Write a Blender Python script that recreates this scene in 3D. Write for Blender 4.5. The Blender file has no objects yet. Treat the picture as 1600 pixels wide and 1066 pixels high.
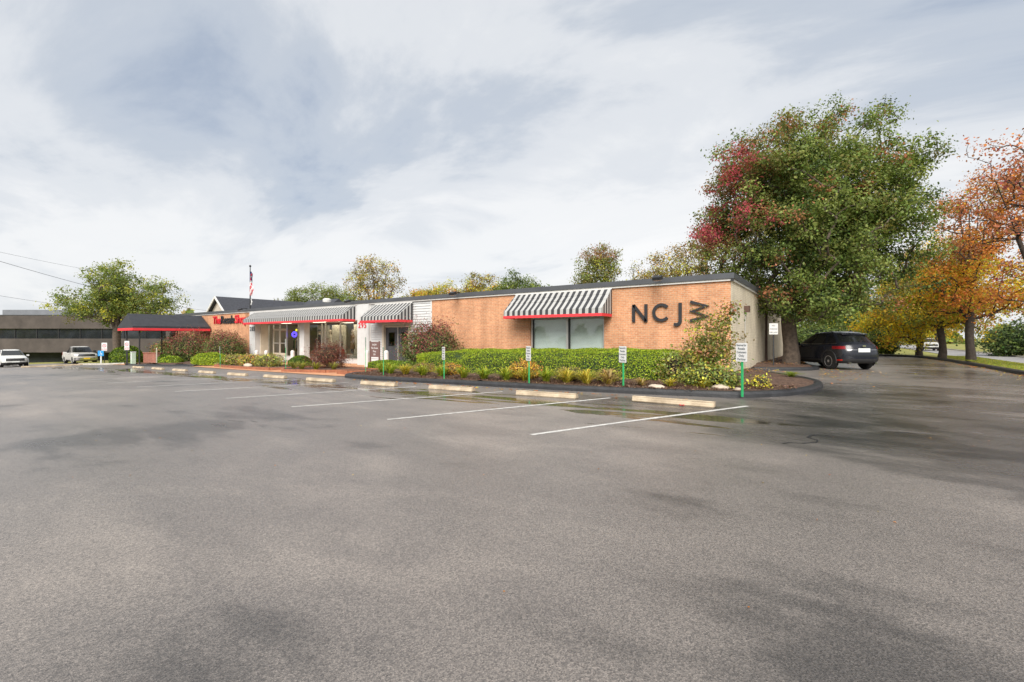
import bpy, bmesh, math, random
import numpy as np
from mathutils import Vector, Matrix

R = math.radians
SC = bpy.context.scene
COL = SC.collection
random.seed(7)
RNG = np.random.default_rng(11)

# ------------------------------------------------------------------ camera
# World: x runs along the shop front (to the right), y runs away from the parking lot into the
# building, z up; the camera stands on the lot at the origin, 1.5 m up.
PHI = R(35.36)
cam_d = bpy.data.cameras.new('camera')
cam = bpy.data.objects.new('camera', cam_d)
COL.objects.link(cam)
cam.location = (0, 0, 1.5)
cam.rotation_euler = (R(90), 0, PHI)
cam_d.lens = 16.0
cam_d.sensor_width = 36.0
cam_d.shift_y = -6.0 / 1600
cam_d.clip_start = 0.05
cam_d.clip_end = 3000
SC.camera = cam

# ------------------------------------------------------------------ sky, sun, exposure
SUN_AZ = R(152)      # compass-like angle of the sun, measured from +y towards +x
SUN_EL = R(40)
world = bpy.data.worlds.new('World')
SC.world = world
world.use_nodes = True
wn = world.node_tree
wn.nodes.clear()


def N(t, kind, **kw):
    n = t.nodes.new(kind)
    for k, v in kw.items():
        setattr(n, k, v)
    return n


def mathn(t, op, a, b=None, c=None, clamp=False):
    n = N(t, 'ShaderNodeMath', operation=op, use_clamp=clamp)
    for i, v in enumerate((a, b, c)):
        if v is None:
            continue
        if isinstance(v, (int, float)):
            n.inputs[i].default_value = v
        else:
            t.links.new(v, n.inputs[i])
    return n.outputs[0]


def ramp(t, fac, stops, interp='LINEAR'):
    n = N(t, 'ShaderNodeValToRGB')
    n.color_ramp.interpolation = interp
    el = n.color_ramp.elements
    while len(el) > 1:
        el.remove(el[0])
    el[0].position = stops[0][0]
    el[0].color = (*stops[0][1], 1)
    for p, c in stops[1:]:
        e = el.new(p)
        e.color = (*c, 1)
    t.links.new(fac, n.inputs[0])
    return n.outputs[0]


def mixc(t, fac, a, b, blend='MIX'):
    n = N(t, 'ShaderNodeMix', data_type='RGBA', blend_type=blend)
    for i, v in ((0, fac), (6, a), (7, b)):
        if isinstance(v, (int, float)):
            n.inputs[i].default_value = v
        elif isinstance(v, tuple):
            n.inputs[i].default_value = (*v, 1) if len(v) == 3 else v
        else:
            t.links.new(v, n.inputs[i])
    return n.outputs[2]


def noise(t, vec, scale, detail=4, rough=0.55, dist=0.0):
    n = N(t, 'ShaderNodeTexNoise')
    n.inputs['Scale'].default_value = scale
    n.inputs['Detail'].default_value = detail
    n.inputs['Roughness'].default_value = rough
    n.inputs['Distortion'].default_value = dist
    if vec is not None:
        t.links.new(vec, n.inputs['Vector'])
    return n.outputs[0]


def mapping(t, vec, loc=(0, 0, 0), rot=(0, 0, 0), scale=(1, 1, 1)):
    n = N(t, 'ShaderNodeMapping')
    n.inputs['Location'].default_value = loc
    n.inputs['Rotation'].default_value = rot
    n.inputs['Scale'].default_value = scale
    t.links.new(vec, n.inputs[0])
    return n.outputs[0]


def build_world():
    t = wn
    tc = N(t, 'ShaderNodeTexCoord')
    sky = N(t, 'ShaderNodeTexSky', sky_type='NISHITA')
    sky.sun_disc = False
    sky.sun_elevation = SUN_EL
    sky.sun_rotation = SUN_AZ
    sky.air_density = 1.0
    sky.dust_density = 1.5
    # cloud layer: the view direction meets a flat layer overhead
    sep = N(t, 'ShaderNodeSeparateXYZ')
    t.links.new(tc.outputs['Generated'], sep.inputs[0])
    zc = mathn(t, 'MAXIMUM', sep.outputs[2], 0.0)
    den = mathn(t, 'ADD', zc, 0.16)
    px = mathn(t, 'DIVIDE', sep.outputs[0], den)
    py = mathn(t, 'DIVIDE', sep.outputs[1], den)
    comb = N(t, 'ShaderNodeCombineXYZ')
    t.links.new(px, comb.inputs[0])
    t.links.new(py, comb.inputs[1])
    v1 = mapping(t, comb.outputs[0], loc=(19.134, -17.819, 2.257), rot=(0, 0, R(28)), scale=(0.62, 1.05, 1))
    n1 = noise(t, v1, 1.0, 8, 0.58, 0.5)
    v2 = mapping(t, comb.outputs[0], loc=(-0.646, 17.669, -0.931), rot=(0, 0, R(28)), scale=(0.30, 0.46, 1))
    n2 = noise(t, v2, 0.8, 3, 0.5, 0.2)
    s = mathn(t, 'ADD', mathn(t, 'MULTIPLY', n1, 0.72), mathn(t, 'MULTIPLY', n2, 0.63))
    cloud = ramp(t, s, [(0.46, (1.10, 1.28, 1.58)), (0.55, (1.62, 1.76, 1.96)), (0.63, (2.20, 2.27, 2.37)),
                        (0.72, (2.58, 2.60, 2.63)), (0.88, (2.78, 2.78, 2.78))], 'EASE')
    cover = ramp(t, s, [(0.46, (0.93,) * 3), (0.60, (0.97,) * 3), (1.0, (0.99,) * 3)])
    col = mixc(t, cover, sky.outputs[0], cloud)
    bg = N(t, 'ShaderNodeBackground')
    bg.inputs['Strength'].default_value = 0.1
    t.links.new(col, bg.inputs['Color'])
    out = N(t, 'ShaderNodeOutputWorld')
    t.links.new(bg.outputs[0], out.inputs['Surface'])


build_world()

sun_d = bpy.data.lights.new('sun', 'SUN')
sun_d.energy = 1.5
sun_d.angle = R(40)
sun_d.color = (1.0, 0.95, 0.88)
sun = bpy.data.objects.new('sun', sun_d)
COL.objects.link(sun)
_sd = Vector((math.sin(SUN_AZ) * math.cos(SUN_EL), math.cos(SUN_AZ) * math.cos(SUN_EL), math.sin(SUN_EL)))
sun.rotation_euler = (-_sd).to_track_quat('-Z', 'Y').to_euler()
sun.location = _sd * 60

vs = SC.view_settings
vs.view_transform = 'Standard'
vs.look = 'None'
vs.gamma = 1.0
vs.use_curve_mapping = False
vs.exposure = 1.8
SC.render.engine = 'CYCLES'
SC.cycles.max_bounces = 8
SC.cycles.transparent_max_bounces = 12
SC.cycles.use_denoising = True

# ------------------------------------------------------------------ naming helpers


def tag(o, label=None, cat=None, group=None, kind=None):
    if label:
        o['label'] = label
    if cat:
        o['category'] = cat
    if group:
        o['group'] = group
    if kind:
        o['kind'] = kind
    return o


def empty(name, loc=(0, 0, 0), rz=0.0):
    o = bpy.data.objects.new(name, None)
    o.empty_display_size = 0.2
    COL.objects.link(o)
    o.location = loc
    o.rotation_euler = (0, 0, rz)
    return o


def link(name, me, parent=None, loc=None, rot=None):
    o = bpy.data.objects.new(name, me)
    COL.objects.link(o)
    if parent is not None:
        o.parent = parent
    if loc is not None:
        o.location = loc
    if rot is not None:
        o.rotation_euler = rot
    return o


def copy_tree(o, parent=None):
    c = o.copy()
    COL.objects.link(c)
    c.parent = parent
    for ch in o.children:
        copy_tree(ch, c)
    return c


# ------------------------------------------------------------------ materials
def pm(name, col, rough=0.7, var=0.18, scale=6.0, bump=0.0, bscale=40.0, metal=0.0, spec=0.5, coat=0.0, emit=0.0, col2=None):
    m = bpy.data.materials.new(name)
    m.use_nodes = True
    t = m.node_tree
    b = t.nodes['Principled BSDF']
    tc = N(t, 'ShaderNodeTexCoord')
    f = noise(t, tc.outputs['Object'], scale, 5, 0.6)
    lo = tuple(c * (1 - var) for c in col)
    hi = tuple(min(1, c * (1 + var)) for c in col) if col2 is None else col2
    c = ramp(t, f, [(0.3, lo), (0.7, hi)])
    t.links.new(c, b.inputs['Base Color'])
    b.inputs['Roughness'].default_value = rough
    b.inputs['Metallic'].default_value = metal
    b.inputs['Specular IOR Level'].default_value = spec
    b.inputs['Coat Weight'].default_value = coat
    if emit:
        b.inputs['Emission Color'].default_value = (*col, 1)
        b.inputs['Emission Strength'].default_value = emit
    if bump:
        bn = N(t, 'ShaderNodeBump')
        bn.inputs['Strength'].default_value = bump
        bn.inputs['Distance'].default_value = 0.02
        t.links.new(noise(t, tc.outputs['Object'], bscale, 4, 0.6), bn.inputs['Height'])
        t.links.new(bn.outputs[0], b.inputs['Normal'])
    return m


def brick_mat(name, c1, c2, mortar, axis='XZ', bump=0.5, stain=0.25):
    m = bpy.data.materials.new(name)
    m.use_nodes = True
    t = m.node_tree
    b = t.nodes['Principled BSDF']
    tc = N(t, 'ShaderNodeTexCoord')
    sep = N(t, 'ShaderNodeSeparateXYZ')
    t.links.new(tc.outputs['Object'], sep.inputs[0])
    cb = N(t, 'ShaderNodeCombineXYZ')
    t.links.new(sep.outputs[0 if axis[0] == 'X' else 1], cb.inputs[0])
    t.links.new(sep.outputs[2], cb.inputs[1])
    br = N(t, 'ShaderNodeTexBrick')
    t.links.new(cb.outputs[0], br.inputs['Vector'])
    br.inputs['Color1'].default_value = (*c1, 1)
    br.inputs['Color2'].default_value = (*c2, 1)
    br.inputs['Mortar'].default_value = (*mortar, 1)
    br.inputs['Scale'].default_value = 1.0
    br.inputs['Mortar Size'].default_value = 0.010
    br.inputs['Mortar Smooth'].default_value = 0.2
    br.inputs['Bias'].default_value = 0.0
    br.inputs['Brick Width'].default_value = 0.213
    br.inputs['Row Height'].default_value = 0.0745
    f = noise(t, tc.outputs['Object'], 0.8, 6, 0.65)
    dk = ramp(t, f, [(0.3, (1 - stain,) * 3), (0.62, (1, 1, 1))])
    c = mixc(t, 1.0, br.outputs['Color'], dk, 'MULTIPLY')
    f2 = noise(t, tc.outputs['Object'], 14, 3, 0.6)
    run = noise(t, mapping(t, tc.outputs['Object'], scale=(2.2, 2.2, 0.12)), 1.0, 5, 0.7)
    c = mixc(t, 1.0, c, ramp(t, run, [(0.30, (0.80, 0.78, 0.76)), (0.55, (1, 1, 1))]), 'MULTIPLY')
    c = mixc(t, 1.0, c, ramp(t, f2, [(0.3, (0.82,) * 3), (0.7, (1.12,) * 3)]), 'MULTIPLY')
    t.links.new(c, b.inputs['Base Color'])
    b.inputs['Roughness'].default_value = 0.85
    bn = N(t, 'ShaderNodeBump')
    bn.inputs['Strength'].default_value = bump
    bn.inputs['Distance'].default_value = 0.01
    h = mathn(t, 'SUBTRACT', 1.0, br.outputs['Fac'])
    t.links.new(h, bn.inputs['Height'])
    t.links.new(bn.outputs[0], b.inputs['Normal'])
    return m


def stripe_mat(name, axis, period, dark, light, phase=0.0):
    m = bpy.data.materials.new(name)
    m.use_nodes = True
    t = m.node_tree
    b = t.nodes['Principled BSDF']
    tc = N(t, 'ShaderNodeTexCoord')
    sep = N(t, 'ShaderNodeSeparateXYZ')
    t.links.new(tc.outputs['Object'], sep.inputs[0])
    v = mathn(t, 'ADD', mathn(t, 'DIVIDE', sep.outputs['XYZ'.index(axis)], period), 1000.0 + phase)
    fr = mathn(t, 'FRACT', v)
    k = mathn(t, 'GREATER_THAN', fr, 0.5)
    f = noise(t, tc.outputs['Object'], 2.5, 5, 0.6)
    dirt = ramp(t, f, [(0.3, (0.86, 0.86, 0.85)), (0.7, (1, 1, 1))])
    c = mixc(t, k, dark, light)
    c = mixc(t, 1.0, c, dirt, 'MULTIPLY')
    t.links.new(c, b.inputs['Base Color'])
    b.inputs['Roughness'].default_value = 0.75
    return m


def glass_mat(name, tint=(0.8, 0.85, 0.84), refl=1.0):
    m = bpy.data.materials.new(name)
    m.use_nodes = True
    t = m.node_tree
    t.nodes.clear()
    lw = N(t, 'ShaderNodeLayerWeight')
    lw.inputs['Blend'].default_value = 0.5
    f5 = mathn(t, 'POWER', lw.outputs['Facing'], 5.0)
    fz = mathn(t, 'ADD', mathn(t, 'MULTIPLY', f5, 0.95), 0.045)
    tr = N(t, 'ShaderNodeBsdfTransparent')
    tr.inputs[0].default_value = (*tint, 1)
    gl = N(t, 'ShaderNodeBsdfGlossy')
    gl.inputs['Roughness'].default_value = 0.02
    f = mathn(t, 'MULTIPLY', fz, refl, clamp=True)
    mx = N(t, 'ShaderNodeMixShader')
    t.links.new(f, mx.inputs[0])
    t.links.new(tr.outputs[0], mx.inputs[1])
    t.links.new(gl.outputs[0], mx.inputs[2])
    out = N(t, 'ShaderNodeOutputMaterial')
    t.links.new(mx.outputs[0], out.inputs[0])
    return m


def leaf_mat(name, trans=0.3, rough=0.55):
    m = bpy.data.materials.new(name)
    m.use_nodes = True
    t = m.node_tree
    b = t.nodes['Principled BSDF']
    a = N(t, 'ShaderNodeAttribute', attribute_name='leafcol')
    t.links.new(a.outputs['Color'], b.inputs['Base Color'])
    b.inputs['Roughness'].default_value = rough
    b.inputs['Specular IOR Level'].default_value = 0.35
    tl = N(t, 'ShaderNodeBsdfTranslucent')
    t.links.new(mixc(t, 1.0, a.outputs['Color'], (1.15, 1.15, 0.8), 'MULTIPLY'), tl.inputs[0])
    mx = N(t, 'ShaderNodeMixShader')
    mx.inputs[0].default_value = trans
    t.links.new(b.outputs[0], mx.inputs[1])
    t.links.new(tl.outputs[0], mx.inputs[2])
    t.links.new(mx.outputs[0], t.nodes['Material Output'].inputs[0])
    return m


def asphalt_mat():
    m = bpy.data.materials.new('asphalt_worn')
    m.use_nodes = True
    t = m.node_tree
    b = t.nodes['Principled BSDF']
    tc = N(t, 'ShaderNodeTexCoord')
    o = tc.outputs['Object']
    # large worn / damp areas
    big = noise(t, mapping(t, o, loc=(4.0, 1.0, 0), scale=(0.10, 0.16, 1)), 1.0, 5, 0.6, 0.6)
    mid = noise(t, mapping(t, o, loc=(9, 2, 0), scale=(0.5, 0.9, 1)), 1.0, 5, 0.62, 0.4)
    streak = noise(t, mapping(t, o, loc=(2, 7, 0), rot=(0, 0, R(4)), scale=(0.16, 1.3, 1)), 1.0, 4, 0.6, 0.5)
    s = mathn(t, 'ADD', mathn(t, 'ADD', mathn(t, 'MULTIPLY', big, 0.58), 0.02), mathn(t, 'MULTIPLY', mid, 0.30))
    s = mathn(t, 'ADD', s, mathn(t, 'MULTIPLY', streak, 0.14))
    # damp places the lot dries from last: soft-edged, broken up by noise
    sp = N(t, 'ShaderNodeSeparateXYZ')
    t.links.new(o, sp.inputs[0])
    damp = None
    for (cx_, cy_, rx_, ry_, k_) in ((0.9, 10.4, 2.8, 2.6, 1.45), (2.0, 15.5, 3.6, 4.2, 1.3), (4.6, 26.0, 2.2, 9.0, 1.35), (4.2, 7.8, 3.0, 1.6, .55), (1.9, 3.6, 1.2, 1.6, .5),
                                     (-3.5, 9.8, 5.0, 1.3, .9), (-13.0, 9.5, 8.0, 1.2, .75), (-30.0, 9.0, 12.0, 1.2, .5), (-0.7, 5.9, 1.1, .8, .25), (-9.0, 1.0, 4.0, 1.6, .3)):
        dx = mathn(t, 'DIVIDE', mathn(t, 'SUBTRACT', sp.outputs[0], cx_), rx_)
        dy = mathn(t, 'DIVIDE', mathn(t, 'SUBTRACT', sp.outputs[1], cy_), ry_)
        d2 = mathn(t, 'ADD', mathn(t, 'MULTIPLY', dx, dx), mathn(t, 'MULTIPLY', dy, dy))
        e = mathn(t, 'MULTIPLY', mathn(t, 'EXPONENT', mathn(t, 'MULTIPLY', d2, -1.0)), k_)
        damp = e if damp is None else mathn(t, 'MAXIMUM', damp, e)
    brk = noise(t, mapping(t, o, loc=(5, 1, 0), rot=(0, 0, R(8)), scale=(0.45, 0.8, 1)), 1.0, 6, 0.65, 0.7)
    damp = mathn(t, 'MULTIPLY', damp, ramp(t, brk, [(0.30, (0.1,) * 3), (0.66, (1,) * 3)]))
    s = mathn(t, 'SUBTRACT', s, mathn(t, 'MULTIPLY', damp, 0.12))
    dry = ramp(t, s, [(0.34, (0.030, 0.030, 0.032)), (0.43, (0.086, 0.080, 0.076)), (0.51, (0.172, 0.156, 0.144)),
                      (0.66, (0.262, 0.234, 0.210))], 'EASE')
    # stone aggregate
    vo = N(t, 'ShaderNodeTexVoronoi')
    vo.inputs['Scale'].default_value = 135.0
    t.links.new(o, vo.inputs['Vector'])
    agg = ramp(t, vo.outputs['Color'], [(0.12, (0.55, 0.55, 0.56)), (0.5, (0.95, 0.94, 0.93)), (0.88, (1.50, 1.46, 1.42))])
    fine = noise(t, o, 260, 3, 0.7)
    agg = mixc(t, 1.0, agg, ramp(t, fine, [(0.3, (0.7,) * 3), (0.7, (1.3,) * 3)]), 'MULTIPLY')
    c = mixc(t, 1.0, dry, agg, 'MULTIPLY')
    # oil drips and tar specks
    vd = N(t, 'ShaderNodeTexVoronoi')
    vd.inputs['Scale'].default_value = 0.75
    t.links.new(mixc(t, 0.06, o, N(t, 'ShaderNodeTexNoise').outputs[1]), vd.inputs['Vector'])
    spot = ramp(t, vd.outputs['Distance'], [(0.018, (0.35,) * 3), (0.055, (1,) * 3)])
    c = mixc(t, 1.0, c, spot, 'MULTIPLY')
    vd2 = N(t, 'ShaderNodeTexVoronoi')
    vd2.inputs['Scale'].default_value = 0.23
    t.links.new(o, vd2.inputs['Vector'])
    c = mixc(t, 1.0, c, ramp(t, vd2.outputs['Distance'], [(0.02, (0.62,) * 3), (0.11, (1,) * 3)]), 'MULTIPLY')
    # standing water along the stops: thin films broken by noise
    sep = N(t, 'ShaderNodeSeparateXYZ')
    t.links.new(o, sep.inputs[0])
    yb = mathn(t, 'ABSOLUTE', mathn(t, 'SUBTRACT', sep.outputs[1], 9.1))
    band = mathn(t, 'SUBTRACT', 1.0, mathn(t, 'DIVIDE', yb, 2.2), clamp=True)
    pud = noise(t, mapping(t, o, loc=(1.3, 3, 0), rot=(0, 0, R(3)), scale=(0.22, 1.7, 1)), 1.0, 5, 0.62, 1.2)
    side = mathn(t, 'MULTIPLY', mathn(t, 'ADD', sep.outputs[0], 2.0), 0.08)
    side = mathn(t, 'MAXIMUM', side, 0.0)
    wet = mathn(t, 'SUBTRACT', mathn(t, 'ADD', mathn(t, 'MULTIPLY', band, 0.30), pud), side)
    wetm = ramp(t, wet, [(0.715, (0, 0, 0)), (0.76, (1, 1, 1))])
    c = mixc(t, mathn(t, 'MULTIPLY', wetm, 0.72), c, (0.028, 0.024, 0.020))
    t.links.new(c, b.inputs['Base Color'])
    rr = ramp(t, s, [(0.34, (0.22,) * 3), (0.46, (0.33,) * 3), (0.62, (0.44,) * 3)])
    rr = mixc(t, mathn(t, 'MULTIPLY', damp, 0.85), rr, (0.17,) * 3)
    r = mixc(t, wetm, rr, (0.07,) * 3)
    t.links.new(r, b.inputs['Roughness'])
    b.inputs['Specular IOR Level'].default_value = 0.5
    bn = N(t, 'ShaderNodeBump')
    bn.inputs['Distance'].default_value = 0.0025
    t.links.new(mathn(t, 'SUBTRACT', 1.0, mathn(t, 'MULTIPLY', wetm, 0.92)), bn.inputs['Strength'])
    h = mathn(t, 'ADD', vo.outputs['Distance'], mathn(t, 'MULTIPLY', fine, 0.5))
    t.links.new(h, bn.inputs['Height'])
    t.links.new(bn.outputs[0], b.inputs['Normal'])
    return m


M = {}
M['asphalt'] = asphalt_mat()
M['asphalt_kerb'] = pm('kerb_sealed_asphalt', (0.022, 0.023, 0.026), 0.5, 0.4, 5, 0.6, 60)
M['paint'] = pm('road_paint', (0.56, 0.55, 0.52), 0.6, 0.35, 9, 0.3, 90)
M['stopc'] = pm('wheel_stop_concrete', (0.42, 0.325, 0.22), 0.85, 0.3, 4, 0.6, 40, col2=(0.56, 0.46, 0.33))
M['concrete'] = pm('pale_concrete', (0.46, 0.43, 0.38), 0.85, 0.25, 3, 0.3, 50)
M['grass'] = pm('lawn', (0.17, 0.22, 0.045), 0.9, 0.3, 0.9, 0.9, 60, col2=(0.36, 0.31, 0.08))
M['street'] = pm('street_asphalt', (0.30, 0.29, 0.29), 0.7, 0.15, 1.2, 0.2, 80)
M['mulch'] = pm('bark_mulch', (0.085, 0.040, 0.027), 0.95, 0.55, 14, 1.0, 70, col2=(0.16, 0.095, 0.062))
M['terracotta'] = pm('terracotta_paving', (0.52, 0.26, 0.135), 0.8, 0.2, 2.2, 0.3, 40)
M['edging'] = pm('planter_edging', (0.30, 0.115, 0.06), 0.85, 0.3, 7, 0.5, 50)
M['brick'] = brick_mat('orange_brick', (0.72, 0.345, 0.170), (0.60, 0.255, 0.120), (0.63, 0.44, 0.30))
M['cream'] = brick_mat('cream_painted_brick', (0.72, 0.64, 0.50), (0.69, 0.61, 0.47), (0.60, 0.53, 0.41), 'YZ', 0.4, 0.3)
M['redbrick'] = brick_mat('red_brick_low_wall', (0.42, 0.12, 0.07), (0.34, 0.09, 0.055), (0.45, 0.33, 0.26))
M['white'] = pm('white_painted_wood', (0.56, 0.57, 0.57), 0.55, 0.06, 3)
M['whitetrim'] = pm('white_trim', (0.66, 0.65, 0.63), 0.5, 0.06, 3)
M['beige'] = pm('beige_frame', (0.55, 0.50, 0.40), 0.5, 0.08, 3)
M['fascia'] = pm('dark_grey_fascia', (0.085, 0.09, 0.10), 0.45, 0.12, 1.2, metal=0.2)
M['membrane'] = pm('roof_membrane', (0.20, 0.20, 0.20), 0.9, 0.2, 0.7)
M['letter'] = pm('charcoal_letter', (0.022, 0.022, 0.025), 0.5, 0.15, 4)
M['redletter'] = pm('red_letter', (0.62, 0.02, 0.035), 0.45, 0.1, 4)
M['redband'] = pm('red_valance', (0.66, 0.035, 0.045), 0.7, 0.1, 3)
M['awn_x'] = stripe_mat('striped_awning_front', 'X', 0.30, (0.040, 0.041, 0.046), (0.43, 0.43, 0.42))
M['awn_y'] = stripe_mat('striped_awning_side', 'Y', 0.25, (0.040, 0.041, 0.046), (0.43, 0.43, 0.42), 0.2)
M['canopy'] = pm('black_canopy_fabric', (0.028, 0.030, 0.036), 0.7, 0.25, 2)
M['door'] = pm('dark_grey_door', (0.060, 0.064, 0.075), 0.4, 0.15, 3)
M['alu'] = pm('aluminium_frame', (0.55, 0.54, 0.51), 0.4, 0.08, 4, metal=0.5)
M['glass'] = glass_mat('shop_glass', (0.84, 0.87, 0.86), 0.9)
M['glassdim'] = glass_mat('tinted_window_glass', (0.95, 0.97, 0.96), 1.3)
M['dark'] = pm('dark_metal', (0.02, 0.02, 0.022), 0.5, 0.2, 6)
M['brown'] = pm('brown_metal', (0.085, 0.045, 0.032), 0.6, 0.2, 6)
M['green'] = pm('green_post_paint', (0.02, 0.33, 0.11), 0.45, 0.12, 8)
M['signw'] = pm('sign_white', (0.66, 0.66, 0.65), 0.5, 0.04, 6)
M['signtext'] = pm('sign_print', (0.12, 0.14, 0.15), 0.6, 0.05, 6)
M['signred'] = pm('sign_red_print', (0.55, 0.03, 0.07), 0.6, 0.05, 6)
M['signblue'] = pm('sign_blue', (0.02, 0.26, 0.60), 0.5, 0.08, 6)
M['signbrown'] = pm('sign_brown', (0.16, 0.095, 0.085), 0.6, 0.12, 6)
M['yellow'] = pm('yellow_paint', (0.75, 0.50, 0.03), 0.5, 0.1, 6)
M['palegreen'] = pm('pale_green_plastic', (0.50, 0.62, 0.50), 0.55, 0.1, 6)
M['shingle'] = pm('dark_shingles', (0.045, 0.048, 0.058), 0.85, 0.3, 5, 0.5, 30)
M['bark'] = pm('tree_bark', (0.105, 0.080, 0.062), 0.95, 0.45, 7, 1.0, 18)
M['darkbark'] = pm('dark_bark', (0.060, 0.047, 0.040), 0.95, 0.4, 7, 1.0, 18)
M['twig'] = pm('twig_wood', (0.11, 0.075, 0.05), 0.9, 0.35, 9)
M['leaf'] = leaf_mat('leaf_blade', 0.42)
M['leafdense'] = leaf_mat('hedge_leaf', 0.15)
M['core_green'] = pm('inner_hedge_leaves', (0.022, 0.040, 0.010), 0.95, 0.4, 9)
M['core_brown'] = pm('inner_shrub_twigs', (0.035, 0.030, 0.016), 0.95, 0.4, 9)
M['office'] = pm('brown_grey_brick', (0.072, 0.060, 0.054), 0.9, 0.3, 0.5, 0.2, 20)
M['officedark'] = pm('office_undercroft_shade', (0.035, 0.042, 0.038), 0.9, 0.3, 1)  # wall colour darkened to stand for the shadow void under the overhang
M['officeglass'] = pm('dark_office_glass', (0.018, 0.021, 0.026), 0.06, 0.5, 0.5, spec=0.8)
M['penthouse'] = pm('grey_metal_penthouse', (0.16, 0.17, 0.185), 0.6, 0.12, 1)
M['tyre'] = pm('tyre_rubber', (0.016, 0.016, 0.017), 0.85, 0.2, 10)
M['rim'] = pm('alloy_rim', (0.62, 0.62, 0.63), 0.35, 0.1, 6, metal=0.8)
M['carglass'] = pm('car_glass', (0.010, 0.011, 0.012), 0.04, 0.2, 2, spec=0.7)
M['plate'] = pm('licence_plate', (0.72, 0.74, 0.72), 0.5, 0.06, 30)
M['tail'] = pm('tail_lamp', (0.22, 0.008, 0.012), 0.4, 0.2, 20, spec=0.25)
M['reflector'] = pm('red_reflector', (0.50, 0.02, 0.01), 0.3, 0.1, 20)
M['head'] = pm('head_lamp', (0.62, 0.64, 0.66), 0.12, 0.15, 20, coat=0.6)
M['chrome'] = pm('chrome', (0.62, 0.62, 0.63), 0.15, 0.05, 5, metal=1.0)
M['cladding'] = pm('black_cladding', (0.020, 0.020, 0.021), 0.65, 0.2, 8)
M['stone'] = pm('pale_stone', (0.50, 0.42, 0.33), 0.9, 0.2, 5, 0.6, 20)
M['interior'] = pm('shop_interior_wall', (0.26, 0.23, 0.19), 0.8, 0.12, 1.5)
M['intfloor'] = pm('shop_floor', (0.22, 0.18, 0.14), 0.6, 0.15, 2)
M['blind'] = pm('pale_window_blind', (0.66, 0.73, 0.71), 0.8, 0.04, 2)
M['skin'] = pm('mannequin_plastic', (0.70, 0.60, 0.50), 0.5, 0.05, 4)
M['cloth_black'] = pm('black_cloth', (0.016, 0.017, 0.020), 0.9, 0.25, 10)
M['cloth_white'] = pm('ivory_cloth', (0.70, 0.66, 0.56), 0.9, 0.12, 8)
M['cloth_red'] = pm('red_cloth', (0.55, 0.03, 0.06), 0.9, 0.15, 8)
M['cloth_green'] = pm('green_cloth', (0.03, 0.13, 0.05), 0.9, 0.25, 8)
M['cloth_print'] = pm('printed_cloth', (0.05, 0.05, 0.06), 0.9, 0.2, 26, col2=(0.7, 0.68, 0.66))
M['cloth_tan'] = pm('tan_cloth', (0.32, 0.20, 0.11), 0.9, 0.2, 8)
M['neon'] = pm('blue_neon', (0.10, 0.06, 1.0), 0.4, 0.05, 5, emit=1.2)
M['neony'] = pm('yellow_neon', (1.0, 0.75, 0.05), 0.4, 0.05, 5, emit=0.8)
M['lampw'] = pm('warm_ceiling_fill_lamp', (1.0, 0.84, 0.62), 0.4, 0.02, 5, emit=2.6)
M['flagred'] = pm('flag_red', (0.50, 0.03, 0.05), 0.85, 0.1, 6)
M['flagwhite'] = pm('flag_white', (0.70, 0.69, 0.68), 0.85, 0.05, 6)
M['flagblue'] = pm('flag_blue', (0.025, 0.035, 0.12), 0.85, 0.1, 6)
M['cable'] = pm('overhead_cable', (0.05, 0.05, 0.055), 0.6, 0.1, 2)
M['housewall'] = pm('pale_house_siding', (0.52, 0.46, 0.40), 0.8, 0.1, 2)


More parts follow.
